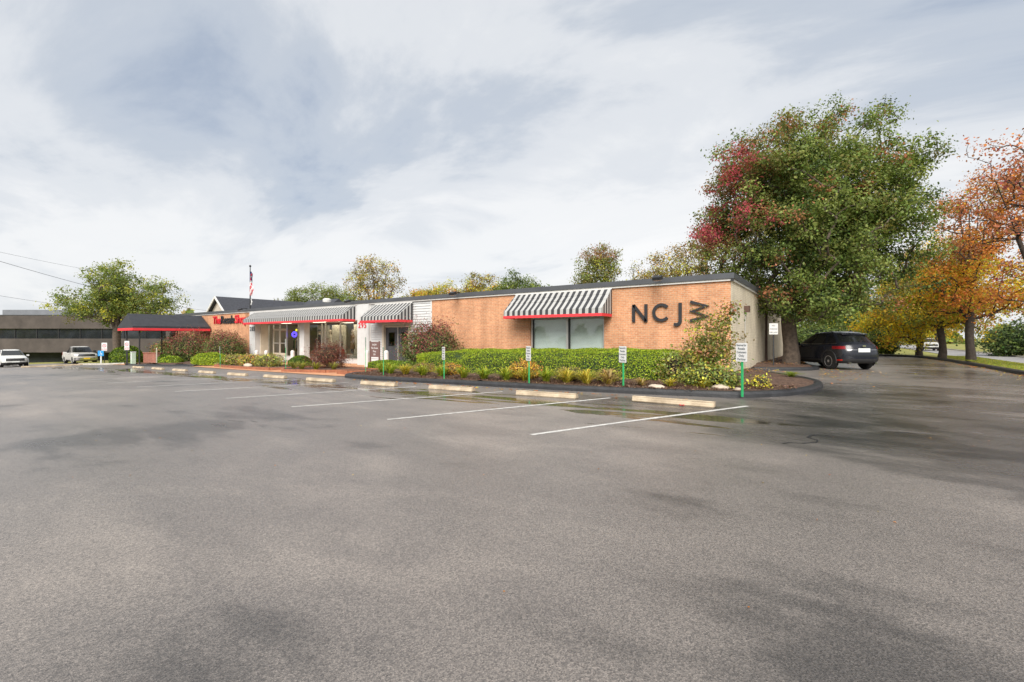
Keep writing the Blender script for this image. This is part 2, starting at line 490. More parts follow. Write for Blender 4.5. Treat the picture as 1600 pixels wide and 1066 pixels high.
# ------------------------------------------------------------------ mesh builder
class MB:
    def __init__(self):
        self.v, self.f, self.m = [], [], []

    def poly(self, pts, mi=0):
        b = len(self.v)
        self.v += [tuple(p) for p in pts]
        self.f.append(tuple(range(b, b + len(pts))))
        self.m.append(mi)
        return self

    def box(self, x0, x1, y0, y1, z0, z1, mi=0):
        b = len(self.v)
        self.v += [(x0, y0, z0), (x1, y0, z0), (x1, y1, z0), (x0, y1, z0), (x0, y0, z1), (x1, y0, z1), (x1, y1, z1), (x0, y1, z1)]
        for q in ((0, 3, 2, 1), (4, 5, 6, 7), (0, 1, 5, 4), (1, 2, 6, 5), (2, 3, 7, 6), (3, 0, 4, 7)):
            self.f.append(tuple(b + i for i in q))
            self.m.append(mi)
        return self

    def prism(self, prof, a0, a1, axis='x', mi=0):
        """extrude a closed profile (two coordinates) along an axis"""
        n = len(prof)
        b = len(self.v)
        for a in (a0, a1):
            for p in prof:
                self.v.append((a, p[0], p[1]) if axis == 'x' else ((p[0], a, p[1]) if axis == 'y' else (p[0], p[1], a)))
        self.f.append(tuple(b + i for i in range(n)))
        self.m.append(mi)
        self.f.append(tuple(b + n + n - 1 - i for i in range(n)))
        self.m.append(mi)
        for i in range(n):
            j = (i + 1) % n
            self.f.append((b + i, b + n + i, b + n + j, b + j))
            self.m.append(mi)
        return self

    def tube(self, pts, rad, seg=8, mi=0, cap=True):
        pts = [Vector(p) for p in pts]
        if not isinstance(rad, (list, tuple)):
            rad = [rad] * len(pts)
        rings = []
        up = Vector((0, 0, 1))
        for i, p in enumerate(pts):
            d = (pts[min(i + 1, len(pts) - 1)] - pts[max(i - 1, 0)]).normalized()
            s = d.cross(up)
            if s.length < 1e-3:
                s = d.cross(Vector((0, 1, 0)))
            s.normalize()
            u = s.cross(d)
            b = len(self.v)
            for k in range(seg):
                a = 2 * math.pi * k / seg
                self.v.append(tuple(p + s * (rad[i] * math.cos(a)) + u * (rad[i] * math.sin(a))))
            rings.append(b)
        for b0, b1 in zip(rings, rings[1:]):
            for k in range(seg):
                j = (k + 1) % seg
                self.f.append((b0 + k, b0 + j, b1 + j, b1 + k))
                self.m.append(mi)
        if cap:
            self.f.append(tuple(rings[0] + seg - 1 - k for k in range(seg)))
            self.m.append(mi)
            self.f.append(tuple(rings[-1] + k for k in range(seg)))
            self.m.append(mi)
        return self

    def lathe(self, prof, c=(0, 0, 0), seg=16, axis='z', mi=0):
        """prof: list of (radius, height) revolved about an axis"""
        rings = []
        for r, h in prof:
            b = len(self.v)
            for k in range(seg):
                a = 2 * math.pi * k / seg
                x, y = r * math.cos(a), r * math.sin(a)
                p = (x, y, h) if axis == 'z' else ((x, h, y) if axis == 'y' else (h, x, y))
                self.v.append((p[0] + c[0], p[1] + c[1], p[2] + c[2]))
            rings.append(b)
        for b0, b1 in zip(rings, rings[1:]):
            for k in range(seg):
                j = (k + 1) % seg
                self.f.append((b0 + k, b0 + j, b1 + j, b1 + k))
                self.m.append(mi)
        self.f.append(tuple(rings[0] + seg - 1 - k for k in range(seg)))
        self.m.append(mi)
        self.f.append(tuple(rings[-1] + k for k in range(seg)))
        self.m.append(mi)
        return self

    def mesh(self, name, mats, smooth=False):
        me = bpy.data.meshes.new(name)
        me.from_pydata(self.v, [], self.f)
        if not isinstance(mats, (list, tuple)):
            mats = [mats]
        for m in mats:
            me.materials.append(m)
        if len(mats) > 1:
            me.polygons.foreach_set('material_index', self.m)
        if smooth:
            me.polygons.foreach_set('use_smooth', [True] * len(me.polygons))
        bm = bmesh.new()
        bm.from_mesh(me)
        bmesh.ops.recalc_face_normals(bm, faces=bm.faces)
        bm.to_mesh(me)
        bm.free()
        me.update()
        return me

    def build(self, name, mats, parent=None, loc=None, rot=None, smooth=False):
        return link(name, self.mesh(name, mats, smooth), parent, loc, rot)


def arr_mesh(name, V, F, mat, cols=None, smooth=False):
    """numpy vertices (n,3) and quads/tris (m,k) to a mesh, with an optional colour per vertex"""
    me = bpy.data.meshes.new(name)
    k = F.shape[1]
    me.vertices.add(len(V))
    me.vertices.foreach_set('co', np.ascontiguousarray(V, dtype=np.float32).ravel())
    me.loops.add(F.size)
    me.loops.foreach_set('vertex_index', np.ascontiguousarray(F, dtype=np.int32).ravel())
    me.polygons.add(len(F))
    me.polygons.foreach_set('loop_start', np.arange(0, F.size, k, dtype=np.int32))
    if smooth:
        me.polygons.foreach_set('use_smooth', np.ones(len(F), dtype=bool))
    me.update(calc_edges=True)
    if cols is not None:
        at = me.attributes.new('leafcol', 'FLOAT_COLOR', 'POINT')
        c4 = np.ones((len(V), 4), dtype=np.float32)
        c4[:, :3] = cols
        at.data.foreach_set('color', c4.ravel())
    me.materials.append(mat)
    return me


# ------------------------------------------------------------------ ground heights
def g(x):
    if x >= 7.0:
        return max(-0.3, (7.0 - x) * 0.15)
    if x > -3:
        return 0.0
    if x > -38:
        return (x + 3) * 0.0168
    return -35 * 0.0168 + (x + 38) * 0.029


def bedz(x):
    return g(x) + 0.14


def sheet(name, x0, x1, y0, y1, dz, mat, step=2.0):
    xs = sorted(set([x0, x1] + [v for v in (-38.0, -3.0, 7.0, 9.0) if x0 < v < x1]))
    b = MB()
    for a, c in zip(xs, xs[1:]):
        b.poly([(a, y0, g(a) + dz), (c, y0, g(c) + dz), (c, y1, g(c) + dz), (a, y1, g(a) + dz)])
    return tag(b.build(name, mat), kind='structure')


def text_mesh(txt, size, mat, extrude=0.0, bold=0.0, align='CENTER', name='text'):
    cu = bpy.data.curves.new(name, 'FONT')
    cu.body = txt
    cu.size = size
    cu.extrude = extrude
    cu.offset = bold
    cu.align_x = align
    cu.align_y = 'BOTTOM_BASELINE'
    cu.resolution_u = 3
    o = bpy.data.objects.new(name, cu)
    COL.objects.link(o)
    dg = bpy.context.evaluated_depsgraph_get()
    dg.update()
    me = bpy.data.meshes.new_from_object(o.evaluated_get(dg))
    me.materials.clear()
    me.materials.append(mat)
    bpy.data.objects.remove(o)
    bpy.data.curves.remove(cu)
    return me

# ================================================================== SETTING
sheet('ground', -700, 700, -500, 900, -0.03, M['grass'])
lot = sheet('parking_lot', -80, 6.0, -70, 47.0, 0.0, M['asphalt'])


def painted_line(x0, y0, x1, y1, w=0.10, gap=None):
    """a worn painted stall line lying 4 mm above the asphalt"""
    d = Vector((x1 - x0, y1 - y0, 0))
    n = Vector((-d.y, d.x, 0)).normalized() * (w / 2)
    b = MB()
    k = 14
    for i in range(k):
        a, c = i / k, (i + 1) / k
        p, q = Vector((x0, y0, 0)) + d * a, Vector((x0, y0, 0)) + d * c
        j1, j2 = 1 + random.uniform(-.12, .12), 1 + random.uniform(-.12, .12)
        pts = [p - n * j1, q - n * j1, q + n * j2, p + n * j2]
        b.poly([(v.x, v.y, g(v.x) + 0.004) for v in pts])
    o = b.build('painted_line', M['paint'], lot)
    return o


for (a, b_) in [((-3.84, 5.92), (-1.55, 11.03)), ((-6.93, 5.68), (-4.60, 10.75)), ((-10.30, 5.66), (-7.85, 10.60)),
                ((-13.6, 5.63), (-11.3, 10.45)), ((-17.19, 5.62), (-14.9, 10.40)), ((-20.5, 5.55), (-18.2, 10.3)),
                ((-23.9, 5.5), (-21.6, 10.3)), ((-27.3, 5.5), (-25.1, 10.3)), ((-30.9, 5.5), (-28.6, 10.3))]:
    painted_line(a[0], a[1], b_[0], b_[1])

# cracks: thin sunken-looking sealed strips in the asphalt
M['crack'] = pm('crack_tar', (0.012, 0.012, 0.012), 0.6, 0.2, 9)


def crack(pts, w=0.02):
    b = MB()
    for (p, q) in zip(pts, pts[1:]):
        d = Vector((q[0] - p[0], q[1] - p[1], 0))
        n = Vector((-d.y, d.x, 0)).normalized() * w * random.uniform(.5, 1.1)
        P, Q = Vector((*p, 0)), Vector((*q, 0))
        b.poly([(v.x, v.y, g(v.x) + 0.005) for v in (P - n, Q - n * .7, Q + n * .7, P + n)])
    return b.build('crack', M['crack'], lot)


crack([(-0.60, 7.42), (-0.53, 7.55), (-0.38, 7.60), (-0.22, 7.78), (-0.20, 7.95), (-0.33, 8.1), (-0.30, 8.28), (-0.22, 8.4)], 0.022)
crack([(0.62, 9.3), (0.75, 9.32), (0.9, 9.42), (1.02, 9.40)], 0.014)
crack([(-9.6, 4.0), (-9.3, 4.05), (-9.1, 4.2), (-8.8, 4.2)], 0.008)

# street beyond the right verge
sheet('street', 9.2, 13.4, -60, 140, 0.006, M['street'])
_b = MB()
_b.box(13.4, 13.62, -60, 140, -0.42, -0.17)
tag(_b.build('kerb', M['concrete']), kind='structure')


def kerb_ring(name, pts, w, h, mat, dz=0.0, closed=False):
    """a kerb of square section with a rounded top running along a line"""
    pts = [Vector((p[0], p[1], 0)) for p in pts]
    b = MB()
    rings = []
    n = len(pts)
    for i, p in enumerate(pts):
        a = pts[i - 1] if (i > 0 or closed) else p
        c = pts[(i + 1) % n] if (i < n - 1 or closed) else p
        d = (c - a).normalized()
        s = Vector((-d.y, d.x, 0))
        z = g(p.x) + dz
        s0 = len(b.v)
        for off, zz in ((-w * .5, -0.05), (-w * .46, h * .55), (-w * .3, h * .95), (0, h * 1.04), (w * .3, h), (w * .5, h * .8), (w * .5, -0.05)):
            q = p + s * off
            b.v.append((q.x, q.y, z + zz))
        rings.append(s0)
    rr = list(zip(rings, rings[1:])) + ([(rings[-1], rings[0])] if closed else [])
    for a, c in rr:
        for k in range(6):
            b.f.append((a + k, c + k, c + k + 1, a + k + 1))
            b.m.append(0)
    if not closed:
        b.f.append(tuple(rings[0] + k for k in range(7)))
        b.m.append(0)
        b.f.append(tuple(rings[-1] + 6 - k for k in range(7)))
        b.m.append(0)
    o = b.build(name, mat, smooth=False)
    return tag(o, kind='structure')


def smooth_line(pts, sub=6):
    out = []
    P = [Vector((*p, 0)) for p in pts]
    for i in range(len(P) - 1):
        a, b, c, d = P[max(i - 1, 0)], P[i], P[i + 1], P[min(i + 2, len(P) - 1)]
        for k in range(sub):
            t = k / sub
            out.append(tuple((0.5 * ((2 * b) + (c - a) * t + (2 * a - 5 * b + 4 * c - d) * t * t + (3 * b - a - 3 * c + d) * t ** 3))[:2]))
    out.append(tuple(P[-1][:2]))
    return out


# front bed: kerb line and raised mulch
bed_front = smooth_line([(-18.0, 13.1), (-17.5, 12.2), (-16.6, 11.75), (-14, 11.62), (-10, 11.72), (-6, 11.85), (-3, 12.15), (-1.7, 12.75), (-0.75, 14.3), (-0.4, 16.4), (-0.75, 18.2), (-1.9, 20.2), (-3.0, 22.4)])
kerb_ring('kerb', bed_front, 0.25, 0.15, M['asphalt_kerb'])
# tree bed beside the end wall
bed_tree = smooth_line([(-3.0, 23.2), (-1.9, 23.7), (-0.95, 24.6), (-0.75, 26.0), (-1.3, 27.8), (-2.0, 30.0), (-2.6, 34), (-2.9, 39)])
kerb_ring('kerb', bed_tree, 0.28, 0.15, M['asphalt_kerb'])
# right verge kerb
kerb_ring('kerb', smooth_line([(6.6, 8), (6.45, 18), (6.2, 27), (5.85, 37.5), (5.45, 42), (4.8, 45), (2.8, 46.5), (-2, 46.8), (-20, 46.8)]), 0.30, 0.15, M['asphalt_kerb'])


def mound(name, outline, mat, dz, rise, seed=1, back=None, bump=0.035):
    """raised soil: the outline filled by rows towards the middle, uneven and higher inside"""
    bm = bmesh.new()
    vs = [bm.verts.new((p[0], p[1], g(p[0]) + dz)) for p in outline]
    bm.faces.new(vs)
    bmesh.ops.triangulate(bm, faces=bm.faces[:])
    for _ in range(5):
        long = [e for e in bm.edges if e.calc_length() > 0.45]
        if not long:
            break
        bmesh.ops.subdivide_edges(bm, edges=long, cuts=1, use_grid_fill=False)
        bmesh.ops.triangulate(bm, faces=[f for f in bm.faces if len(f.verts) > 3])
    rnd = random.Random(seed)
    ol = np.array([p[:2] for p in outline])
    for v in bm.verts:
        d = float(np.min(np.hypot(ol[:, 0] - v.co.x, ol[:, 1] - v.co.y)))
        v.co.z = g(v.co.x) + dz + rise * min(1, d / 2.2) + (rnd.uniform(-bump, bump) if d > 0.12 else 0)
    for f in bm.faces:
        f.smooth = True
    me = bpy.data.meshes.new(name)
    bm.to_mesh(me)
    bm.free()
    me.materials.append(mat)
    return tag(link(name, me), kind='structure')


def inset(pts, d):
    out = []
    for i, p in enumerate(pts):
        a, c = pts[max(i - 1, 0)], pts[min(i + 1, len(pts) - 1)]
        v = Vector((c[0] - a[0], c[1] - a[1])).normalized()
        out.append((p[0] - v.y * d, p[1] + v.x * d))
    return out


mound('mulch_bed', inset(bed_front, 0.10) + [(-3.2, 22.6), (-3.2, 18.45), (-10, 18.45), (-18.4, 18.45), (-18.4, 15.5)], M['mulch'], 0.12, 0.13, 3)
mound('mulch_bed', inset(bed_tree, 0.10) + [(-3.2, 39), (-3.2, 23.3)], M['mulch'], 0.12, 0.12, 4)
# grass verge on the right, between lot and street
_v = [(6.55, 8), (6.4, 18), (6.15, 27), (5.8, 37.5), (5.4, 42), (4.75, 45), (2.8, 46.4), (-2, 46.7), (-20, 46.7), (-20, 60), (9.0, 60), (9.0, 8)]
_b = MB()
_b.poly([(x, y, (0.10 if x < 8 else -0.24)) for x, y in _v])
tag(_b.build('grass_verge', M['grass']), kind='structure')

# terracotta walk along the shop and the planters with their low edging
_b = MB()
for a, c in zip([-56, -38, -30, -24, -18.4], [-38, -30, -24, -18.4, -17.2]):
    y0 = {-56: 13.2, -38: 13.1, -30: 12.55, -24: 12.3, -18.4: 12.1}[a]
    y1 = {-38: 13.1, -30: 12.55, -24: 12.3, -18.4: 12.1, -17.2: 12.3}[c]
    _b.poly([(a, y0, g(a) + 0.02), (c, y1, g(c) + 0.02), (c, 19.6, g(c) + 0.09), (a, 19.6, g(a) + 0.09)])
walk = tag(_b.build('terracotta_walk', M['terracotta']), kind='structure')
# joints of the walk: slabs with real joints
M['joint'] = pm('walk_joint', (0.22, 0.12, 0.07), 0.95, 0.2, 9)
for k in range(12):
    x = -36.5 + k * 1.55
    b = MB()
    b.poly([(x, 12.6, g(x) + 0.0295), (x + .02, 12.6, g(x) + 0.0295), (x + .02, 17.0, g(x) + 0.083), (x, 17.0, g(x) + 0.083)])
    b.build('paving_joint', M['joint'], walk)


def planter(name, pts, label, h=0.16):
    root = empty(name, (0, 0, 0))
    tag(root, label, 'planter')
    n = len(pts)
    for i in range(n):
        p, q = Vector((*pts[i], 0)), Vector((*pts[(i + 1) % n], 0))
        d = (q - p)
        L = d.length
        k = max(1, round(L / 1.2))
        d.normalize()
        s = Vector((-d.y, d.x, 0)) * 0.07
        for j in range(k):
            a, c = p + d * (L * j / k + 0.006), p + d * (L * (j + 1) / k - 0.006)
            za, zc = g(a.x) - 0.05, g(c.x) - 0.05
            jit = random.uniform(-.012, .012)
            b = MB()
            pr = [a - s, c - s, c + s, a + s]
            lo = [(v.x, v.y, z) for v, z in zip(pr, (za, zc, zc, za))]
            hi = [(v.x, v.y, z + 0.05 + h + jit) for v, z in zip(pr, (za, zc, zc, za))]
            b.v = lo + hi
            b.f = [(3, 2, 1, 0), (4, 5, 6, 7), (0, 1, 5, 4), (1, 2, 6, 5), (2, 3, 7, 6), (3, 0, 4, 7)]
            b.m = [0] * 6
            b.build('edging_block', M['edging'], root)
    soil = MB()
    soil.poly([(x, y, g(x) + h - 0.03) for x, y in pts])
    soil.build('soil', M['mulch'], root)
    return root


planter('planter', [(-36.2, 14.6), (-34.5, 13.6), (-30.2, 13.15), (-26.0, 13.05), (-25.4, 14.2), (-26.0, 15.4), (-35.0, 15.6)],
        'long low brown edged planter bed of variegated shrubs before the shop doors')
planter('planter', [(-25.2, 13.4), (-23.9, 12.65), (-20.6, 13.1), (-19.7, 14.1), (-20.2, 15.6), (-24.8, 15.9)],
        'brown edged planter bed holding the dark red feathery maple bush')
planter('planter', [(-19.4, 12.95), (-18.3, 12.75), (-17.9, 13.6), (-18.4, 14.7), (-19.3, 14.6)],
        'short terracotta planter corner by the end of the black kerb', 0.2)
# mulch bed below the brick wall on the left with the clipped hedges
mound('mulch_bed', [(-46.5, 13.0), (-41, 12.9), (-37.0, 13.3), (-36.6, 14.9), (-39.0, 18.35), (-55.8, 18.35), (-51.6, 15.2), (-51.2, 13.4)], M['mulch'], 0.06, 0.14, 6)
kerb_ring('kerb', smooth_line([(-52.0, 13.5), (-48.0, 12.75), (-43.5, 12.6), (-39.5, 12.75), (-36.9, 13.3)]), 0.3, 0.13, M['asphalt_kerb'])
# far left island with pale kerb behind the parked cars
mound('grass_island', [(-60, 18), (-56.5, 16.0), (-56, 14.0), (-57.5, 12.9), (-63, 12.6), (-72, 13.6), (-80, 13.4), (-80, 22), (-60, 26)], M['grass'], 0.10, 0.05, 8)
kerb_ring('kerb', smooth_line([(-56, 14.2), (-57.2, 12.9), (-60.5, 12.35), (-63.0, 12.4)]), 0.25, 0.14, M['concrete'])

# ================================================================== THE SHOP BUILDING
FY = 18.4            # plane of the shop front
RT = 3.87            # top of the fascia
SX = -3.14           # plane of the end wall
store = empty('store_building', (-20, FY, 0))
tag(store, 'long single storey orange brick shop with striped awnings and dark flat roof edge', 'building')


def part(mb, name, mats, parent=None, smooth=False):
    o = mb.build(name, mats, smooth=smooth)
    o.parent = parent or store
    top = o.parent
    off = Vector((0, 0, 0))
    p = o.parent
    while p is not None:
        off += Vector(p.location)
        p = p.parent
    o.location = -off + Vector((0, 0, 0))
    # a sub-part's parent part already cancels the root offset
    return o


def subpart(mb, name, mats, parent, smooth=False):
    o = mb.build(name, mats, smooth=smooth)
    o.parent = parent
    return o


WT = 3.61
# right hand brick wall with the window opening
wx0, wx1, wz0, wz1 = -12.0, -8.16, 0.35, 2.46
b = MB()
b.box(-18.61, wx0, FY, FY + .3, -0.6, WT)
b.box(wx1, SX, FY, FY + .3, -0.6, WT)
b.box(wx0, wx1, FY, FY + .3, -0.6, wz0)
b.box(wx0, wx1, FY, FY + .3, wz1, WT)
part(b, 'brick_wall', M['brick'])
b = MB()
b.box(-56.0, -39.86, FY, FY + .3, -1.6, WT)
part(b, 'brick_wall', M['brick'])
b = MB()
b.box(SX - .3, SX - .003, FY + .3, 39, -0.6, WT)
part(b, 'end_wall', M['cream'])
b = MB()
b.box(SX - .003, SX + .012, FY + 0.0, 39, -0.6, WT - .002)
part(b, 'painted_face', M['cream'])
b = MB()
b.box(-56, SX - .3, 38.7, 39, -1.6, WT)
b.box(-56, -55.7, FY + .3, 38.7, -1.6, WT)
part(b, 'back_wall', M['brick'])
b = MB()
b.box(-56, SX, FY, 39, WT + .003, WT + .10)
part(b, 'roof_deck', M['membrane'])
b = MB()
b.box(-56.1, SX + .13, FY - .13, FY + .05, 3.665, RT)
b.box(SX - .05, SX + .13, FY + .05, 39.1, 3.665, RT)
b.box(-56.1, -55.9, FY + .05, 39.1, 3.665, RT)
part(b, 'fascia', M['fascia'])
b = MB()
b.box(-56.06, SX + .08, FY - .08, FY - .003, 3.585, 3.664)
b.box(SX + .013, SX + .08, FY - .003, 39.05, 3.585, 3.664)
part(b, 'white_trim', M['whitetrim'])
b = MB()
b.box(SX + .02, SX + .12, FY - .12, FY - .09, 3.56, 3.66)
part(b, 'corner_bracket', M['dark'])

# the big window: reveal, frame, two panes, blind behind
win = MB()
fy = FY + .10
win.box(wx0 + .002, wx0 + .09, fy, fy + .08, wz0, wz1 - .002)
win.box(wx1 - .09, wx1 - .002, fy, fy + .08, wz0, wz1 - .002)
win.box(wx0 + .09, wx1 - .09, fy, fy + .08, wz1 - .09, wz1 - .002)
win.box(wx0 + .09, wx1 - .09, fy, fy + .08, wz0, wz0 + .09)
xm = -10.02
win.box(xm - .05, xm + .05, fy - .005, fy + .08, wz0 + .09, wz1 - .09)
w = part(win, 'window', M['alu'])
for a, c in ((wx0 + .09, xm - .05), (xm + .05, wx1 - .09)):
    subpart(MB().box(a, c, fy + .03, fy + .04, wz0 + .09, wz1 - .09), 'pane', M['glassdim'], w)
    bl = MB()
    n = 22
    for i in range(n):       # vertical blind slats
        x0 = a + (c - a) * i / n
        bl.poly([(x0, fy + .16, wz0), (x0 + (c - a) / n * .98, fy + .175, wz0), (x0 + (c - a) / n * .98, fy + .175, wz1), (x0, fy + .16, wz1)])
    subpart(bl, 'blind', M['blind'], w)
subpart(MB().box(xm + .06, xm + .13, fy - .002, fy + .06, wz0 + .09, wz1 - .09), 'mullion_gasket', M['dark'], w)
subpart(MB().box(wx0 + .09, wx0 + .15, fy - .002, fy + .06, wz0 + .09, wz1 - .09), 'jamb_gasket', M['dark'], w)
part(MB().box(wx0 - .05, wx1 + .05, FY - .05, FY + .1, wz0 - .07, wz0 - .002), 'window_sill', M['concrete'])

# white siding section with the grey double door
dx0, dx1, dz1 = -22.80, -20.58, 2.10
sx0, sx1 = -24.15, -18.615
b = MB()
b.box(sx0, dx0 - .10, FY + .05, FY + .3, -0.6, WT)
b.box(dx1 + .10, sx1, FY + .05, FY + .3, -0.6, WT)
b.box(dx0 - .10, dx1 + .10, FY + .05, FY + .3, dz1 + .10, WT)
part(b, 'siding_backing', M['white'])


def siding(x0, x1, z0, z1):
    e = 0.150
    z = z0
    while z < z1 - 0.03:
        h = min(e, z1 - z)
        b = MB()
        b.prism([(FY + .048, z), (FY - .004, z), (FY + .034, z + h - .006), (FY + .048, z + h - .006)], x0, x1, 'x')
        part(b, 'siding_board', M['white'])
        z += e


siding(sx0 + .09, dx0 - .17, -0.3, WT - .02)
siding(dx1 + .17, sx1 - .09, -0.3, WT - .02)
siding(dx0 - .165, dx1 + .165, dz1 + .28, WT - .02)
part(MB().box(sx1 - .085, sx1 - .003, FY - .02, FY + .049, -0.5, WT - .01), 'corner_board', M['whitetrim'])
part(MB().box(sx0 + .003, sx0 + .085, FY - .02, FY + .049, -0.5, WT - .01), 'corner_board', M['whitetrim'])
b = MB()
b.box(dx0 - .165, dx0 - .002, FY - .01, FY + .30, -0.5, dz1 + .12)
b.box(dx1 + .002, dx1 + .165, FY - .01, FY + .30, -0.5, dz1 + .12)
b.box(dx0 - .165, dx1 + .165, FY - .012, FY + .30, dz1 + .122, dz1 + .275)
b.box(dx0 - .001, dx1 + .001, FY + .05, FY + .30, dz1 + .002, dz1 + .12)
part(b, 'door_frame', M['beige'])
dxm = (dx0 + dx1) / 2 + .03
for i, (a, c) in enumerate(((dx0 + .01, dxm - .035), (dxm + .035, dx1 - .01))):
    gz0, gz1 = 0.98, 1.78
    ga, gc = a + .27, c - .27
    d = MB()
    d.box(a, ga, FY + .16, FY + .21, -0.16, dz1)
    d.box(gc, c, FY + .16, FY + .21, -0.16, dz1)
    d.box(ga, gc, FY + .16, FY + .21, -0.16, gz0)
    d.box(ga, gc, FY + .16, FY + .21, gz1, dz1)
    dd = part(d, 'door', M['door'])
    subpart(MB().box(ga, gc, FY + .18, FY + .19, gz0, gz1), 'pane', M['glass'], dd)
    subpart(MB().box(ga - .03, ga, FY + .15, FY + .16, gz0 - .03, gz1 + .03).box(gc, gc + .03, FY + .15, FY + .16, gz0 - .03, gz1 + .03)
            .box(ga, gc, FY + .15, FY + .16, gz1, gz1 + .03).box(ga, gc, FY + .15, FY + .16, gz0 - .03, gz0), 'pane_frame', M['dark'], dd)
    hx = c - .06 if i == 0 else a + .06
    subpart(MB().tube([(hx, FY + .155, .80), (hx, FY + .10, .82), (hx, FY + .10, 1.0), (hx, FY + .155, 1.02)], .014, 6), 'handle', M['alu'], dd)
part(MB().box(dxm - .033, dxm + .033, FY + .14, FY + .21, -0.16, dz1), 'door_astragal', M['alu'])
part(MB().box(dx0, dx1, FY + .8, FY + .82, -.3, 2.2), 'vestibule_wall', M['interior'])
part(MB().box(dx0 - .3, dx1 + .3, FY - .35, FY + .16, -0.30, -0.165), 'door_step', M['concrete'])

# pilasters
for a, c in ((-25.32, -24.152), (-39.855, -38.92)):
    b = MB()
    b.box(a, c, FY - .10, FY + .30, -1.0, WT)
    o = part(b, 'pilaster', M['white'])
    # tongue-and-groove panel lines
    k = int((c - a) / .2)
    for i in range(1, k + 1):
        x = a + (c - a) * i / (k + 1)
        subpart(MB().box(x - .006, x + .006, FY - .106, FY - .1005, -1.0, 2.55), 'batten', M['whitetrim'], o)

# storefront: header, recessed glazing, column
gx0, gx1, gy = -38.915, -25.325, FY + .95
b = MB()
b.box(gx0, gx1, FY - .05, FY + .30, 2.62, WT)
part(b, 'storefront_header', M['white'])
part(MB().box(gx0, gx1, FY + .30, gy + .1, 2.62, 2.70), 'storefront_soffit', M['white'])
for a, c in ((gx0, gx0 + .12), (gx1 - .12, gx1)):
    part(MB().box(a, c, FY + .30, gy + .1, -1.0, 2.62), 'return_wall', M['beige'])
cxs = -32.35
col_ = part(MB().box(cxs, cxs + .62, FY - .02, FY + .42, -1.0, 2.618), 'column', M['white'])
subpart(MB().box(cxs - .02, cxs + .64, FY - .04, FY + .44, -1.0, .02), 'plinth', M['whitetrim'], col_)
subpart(MB().box(cxs + .20, cxs + .42, FY - .026, FY - .0205, .42, .72), 'notice', M['signw'], col_)
part(MB().box(gx0 + .12, gx1 - .12, gy - .06, gy + .1, -1.0, -0.05), 'stall_riser', M['white'])
# glazing bays (x0, x1, kind)
mull = [-38.79, -37.98, -36.95, -35.90, -34.20, -32.85, -31.0, -30.55, -28.69, -25.45]
sf = MB()
for x in mull:
    sf.box(x - .035, x + .035, gy - .05, gy + .05, -0.05, 2.60)
for a, c in zip(mull, mull[1:]):
    sf.box(a + .035, c - .035, gy - .05, gy + .05, 2.52, 2.60)
    sf.box(a + .035, c - .035, gy - .05, gy + .05, -0.05, 0.03)
fr = part(sf, 'storefront_frame', M['alu'])
for i, (a, c) in enumerate(zip(mull, mull[1:])):
    if i in (1, 2):      # the two glass doors
        dr = MB()
        for q0, q1, z0, z1 in ((a + .04, a + .10, .035, 2.12), (c - .10, c - .04, .035, 2.12), (a + .10, c - .10, 2.04, 2.12), (a + .10, c - .10, .035, .22)):
            dr.box(q0, q1, gy - .035, gy + .015, z0, z1)
        dr.box(a + .04, c - .04, gy - .04, gy + .02, 2.125, 2.19)
        d = part(dr, 'glass_door', M['beige'])
        subpart(MB().box(a + .10, c - .10, gy - .012, gy - .004, .22, 2.04), 'pane', M['glass'], d)
        subpart(MB().box(a + .10, c - .10, gy - .09, gy - .06, .98, 1.05), 'push_bar', M['alu'], d)
        subpart(MB().box(a + .04, c - .04, gy - .012, gy - .004, 2.20, 2.52), 'transom_pane', M['glass'], fr)
    else:
        subpart(MB().box(a + .035, c - .035, gy - .006, gy + .004, .03, 2.52), 'pane', M['glass'], fr)
# shop interior
b = MB()
b.box(-40.5, -24.9, 25.0, 25.15, -0.4, 3.2)
b.box(-40.65, -40.5, gy + .1, 25.0, -0.4, 3.2)
b.box(-24.9, -24.75, gy + .1, 25.0, -0.4, 3.2)
part(b, 'interior_wall', M['interior'])
part(MB().box(-40.5, -24.9, gy + .1, 25.0, -0.45, -0.1), 'interior_floor', M['intfloor'])
part(MB().box(-40.5, -24.9, gy + .1, 25.0, 2.75, 2.85), 'interior_ceiling', M['interior'])
for x, y in ((-37.4, 20.4), (-36.3, 20.4), (-34.8, 21.5), (-31.5, 20.6), (-29.5, 20.6), (-27.6, 20.6), (-31.5, 22.5), (-28.2, 22.5), (-37.0, 22.5), (-39.2, 21.0), (-33.2, 23.0)):  # pair by the glass doors is real; the others are added to brighten the interior
    part(MB().prism([(x - .55, y - .25), (x + .55, y - .25), (x + .55, y + .25), (x - .55, y + .25)], 2.70, 2.747, 'z'), 'ceiling_fill_lamp', M['lampw'])


M['backdrop'] = pm('pale_display_panel', (0.60, 0.56, 0.48), 0.8, 0.15, 1.0)
for a, c in ((-34.2, -32.6), (-32.2, -30.4), (-29.4, -28.4)):
    part(MB().box(a, c, 20.95, 21.0, -.09, 2.45), 'display_panel', M['backdrop'])
for x in (-32.0, -30.0, -28.0, -26.2):  # lamp row added to brighten the display and its mannequins
    part(MB().prism([(x - .7, 19.75), (x + .7, 19.75), (x + .7, 19.95), (x - .7, 19.95)], 2.69, 2.747, 'z'), 'ceiling_fill_lamp', M['lampw'])


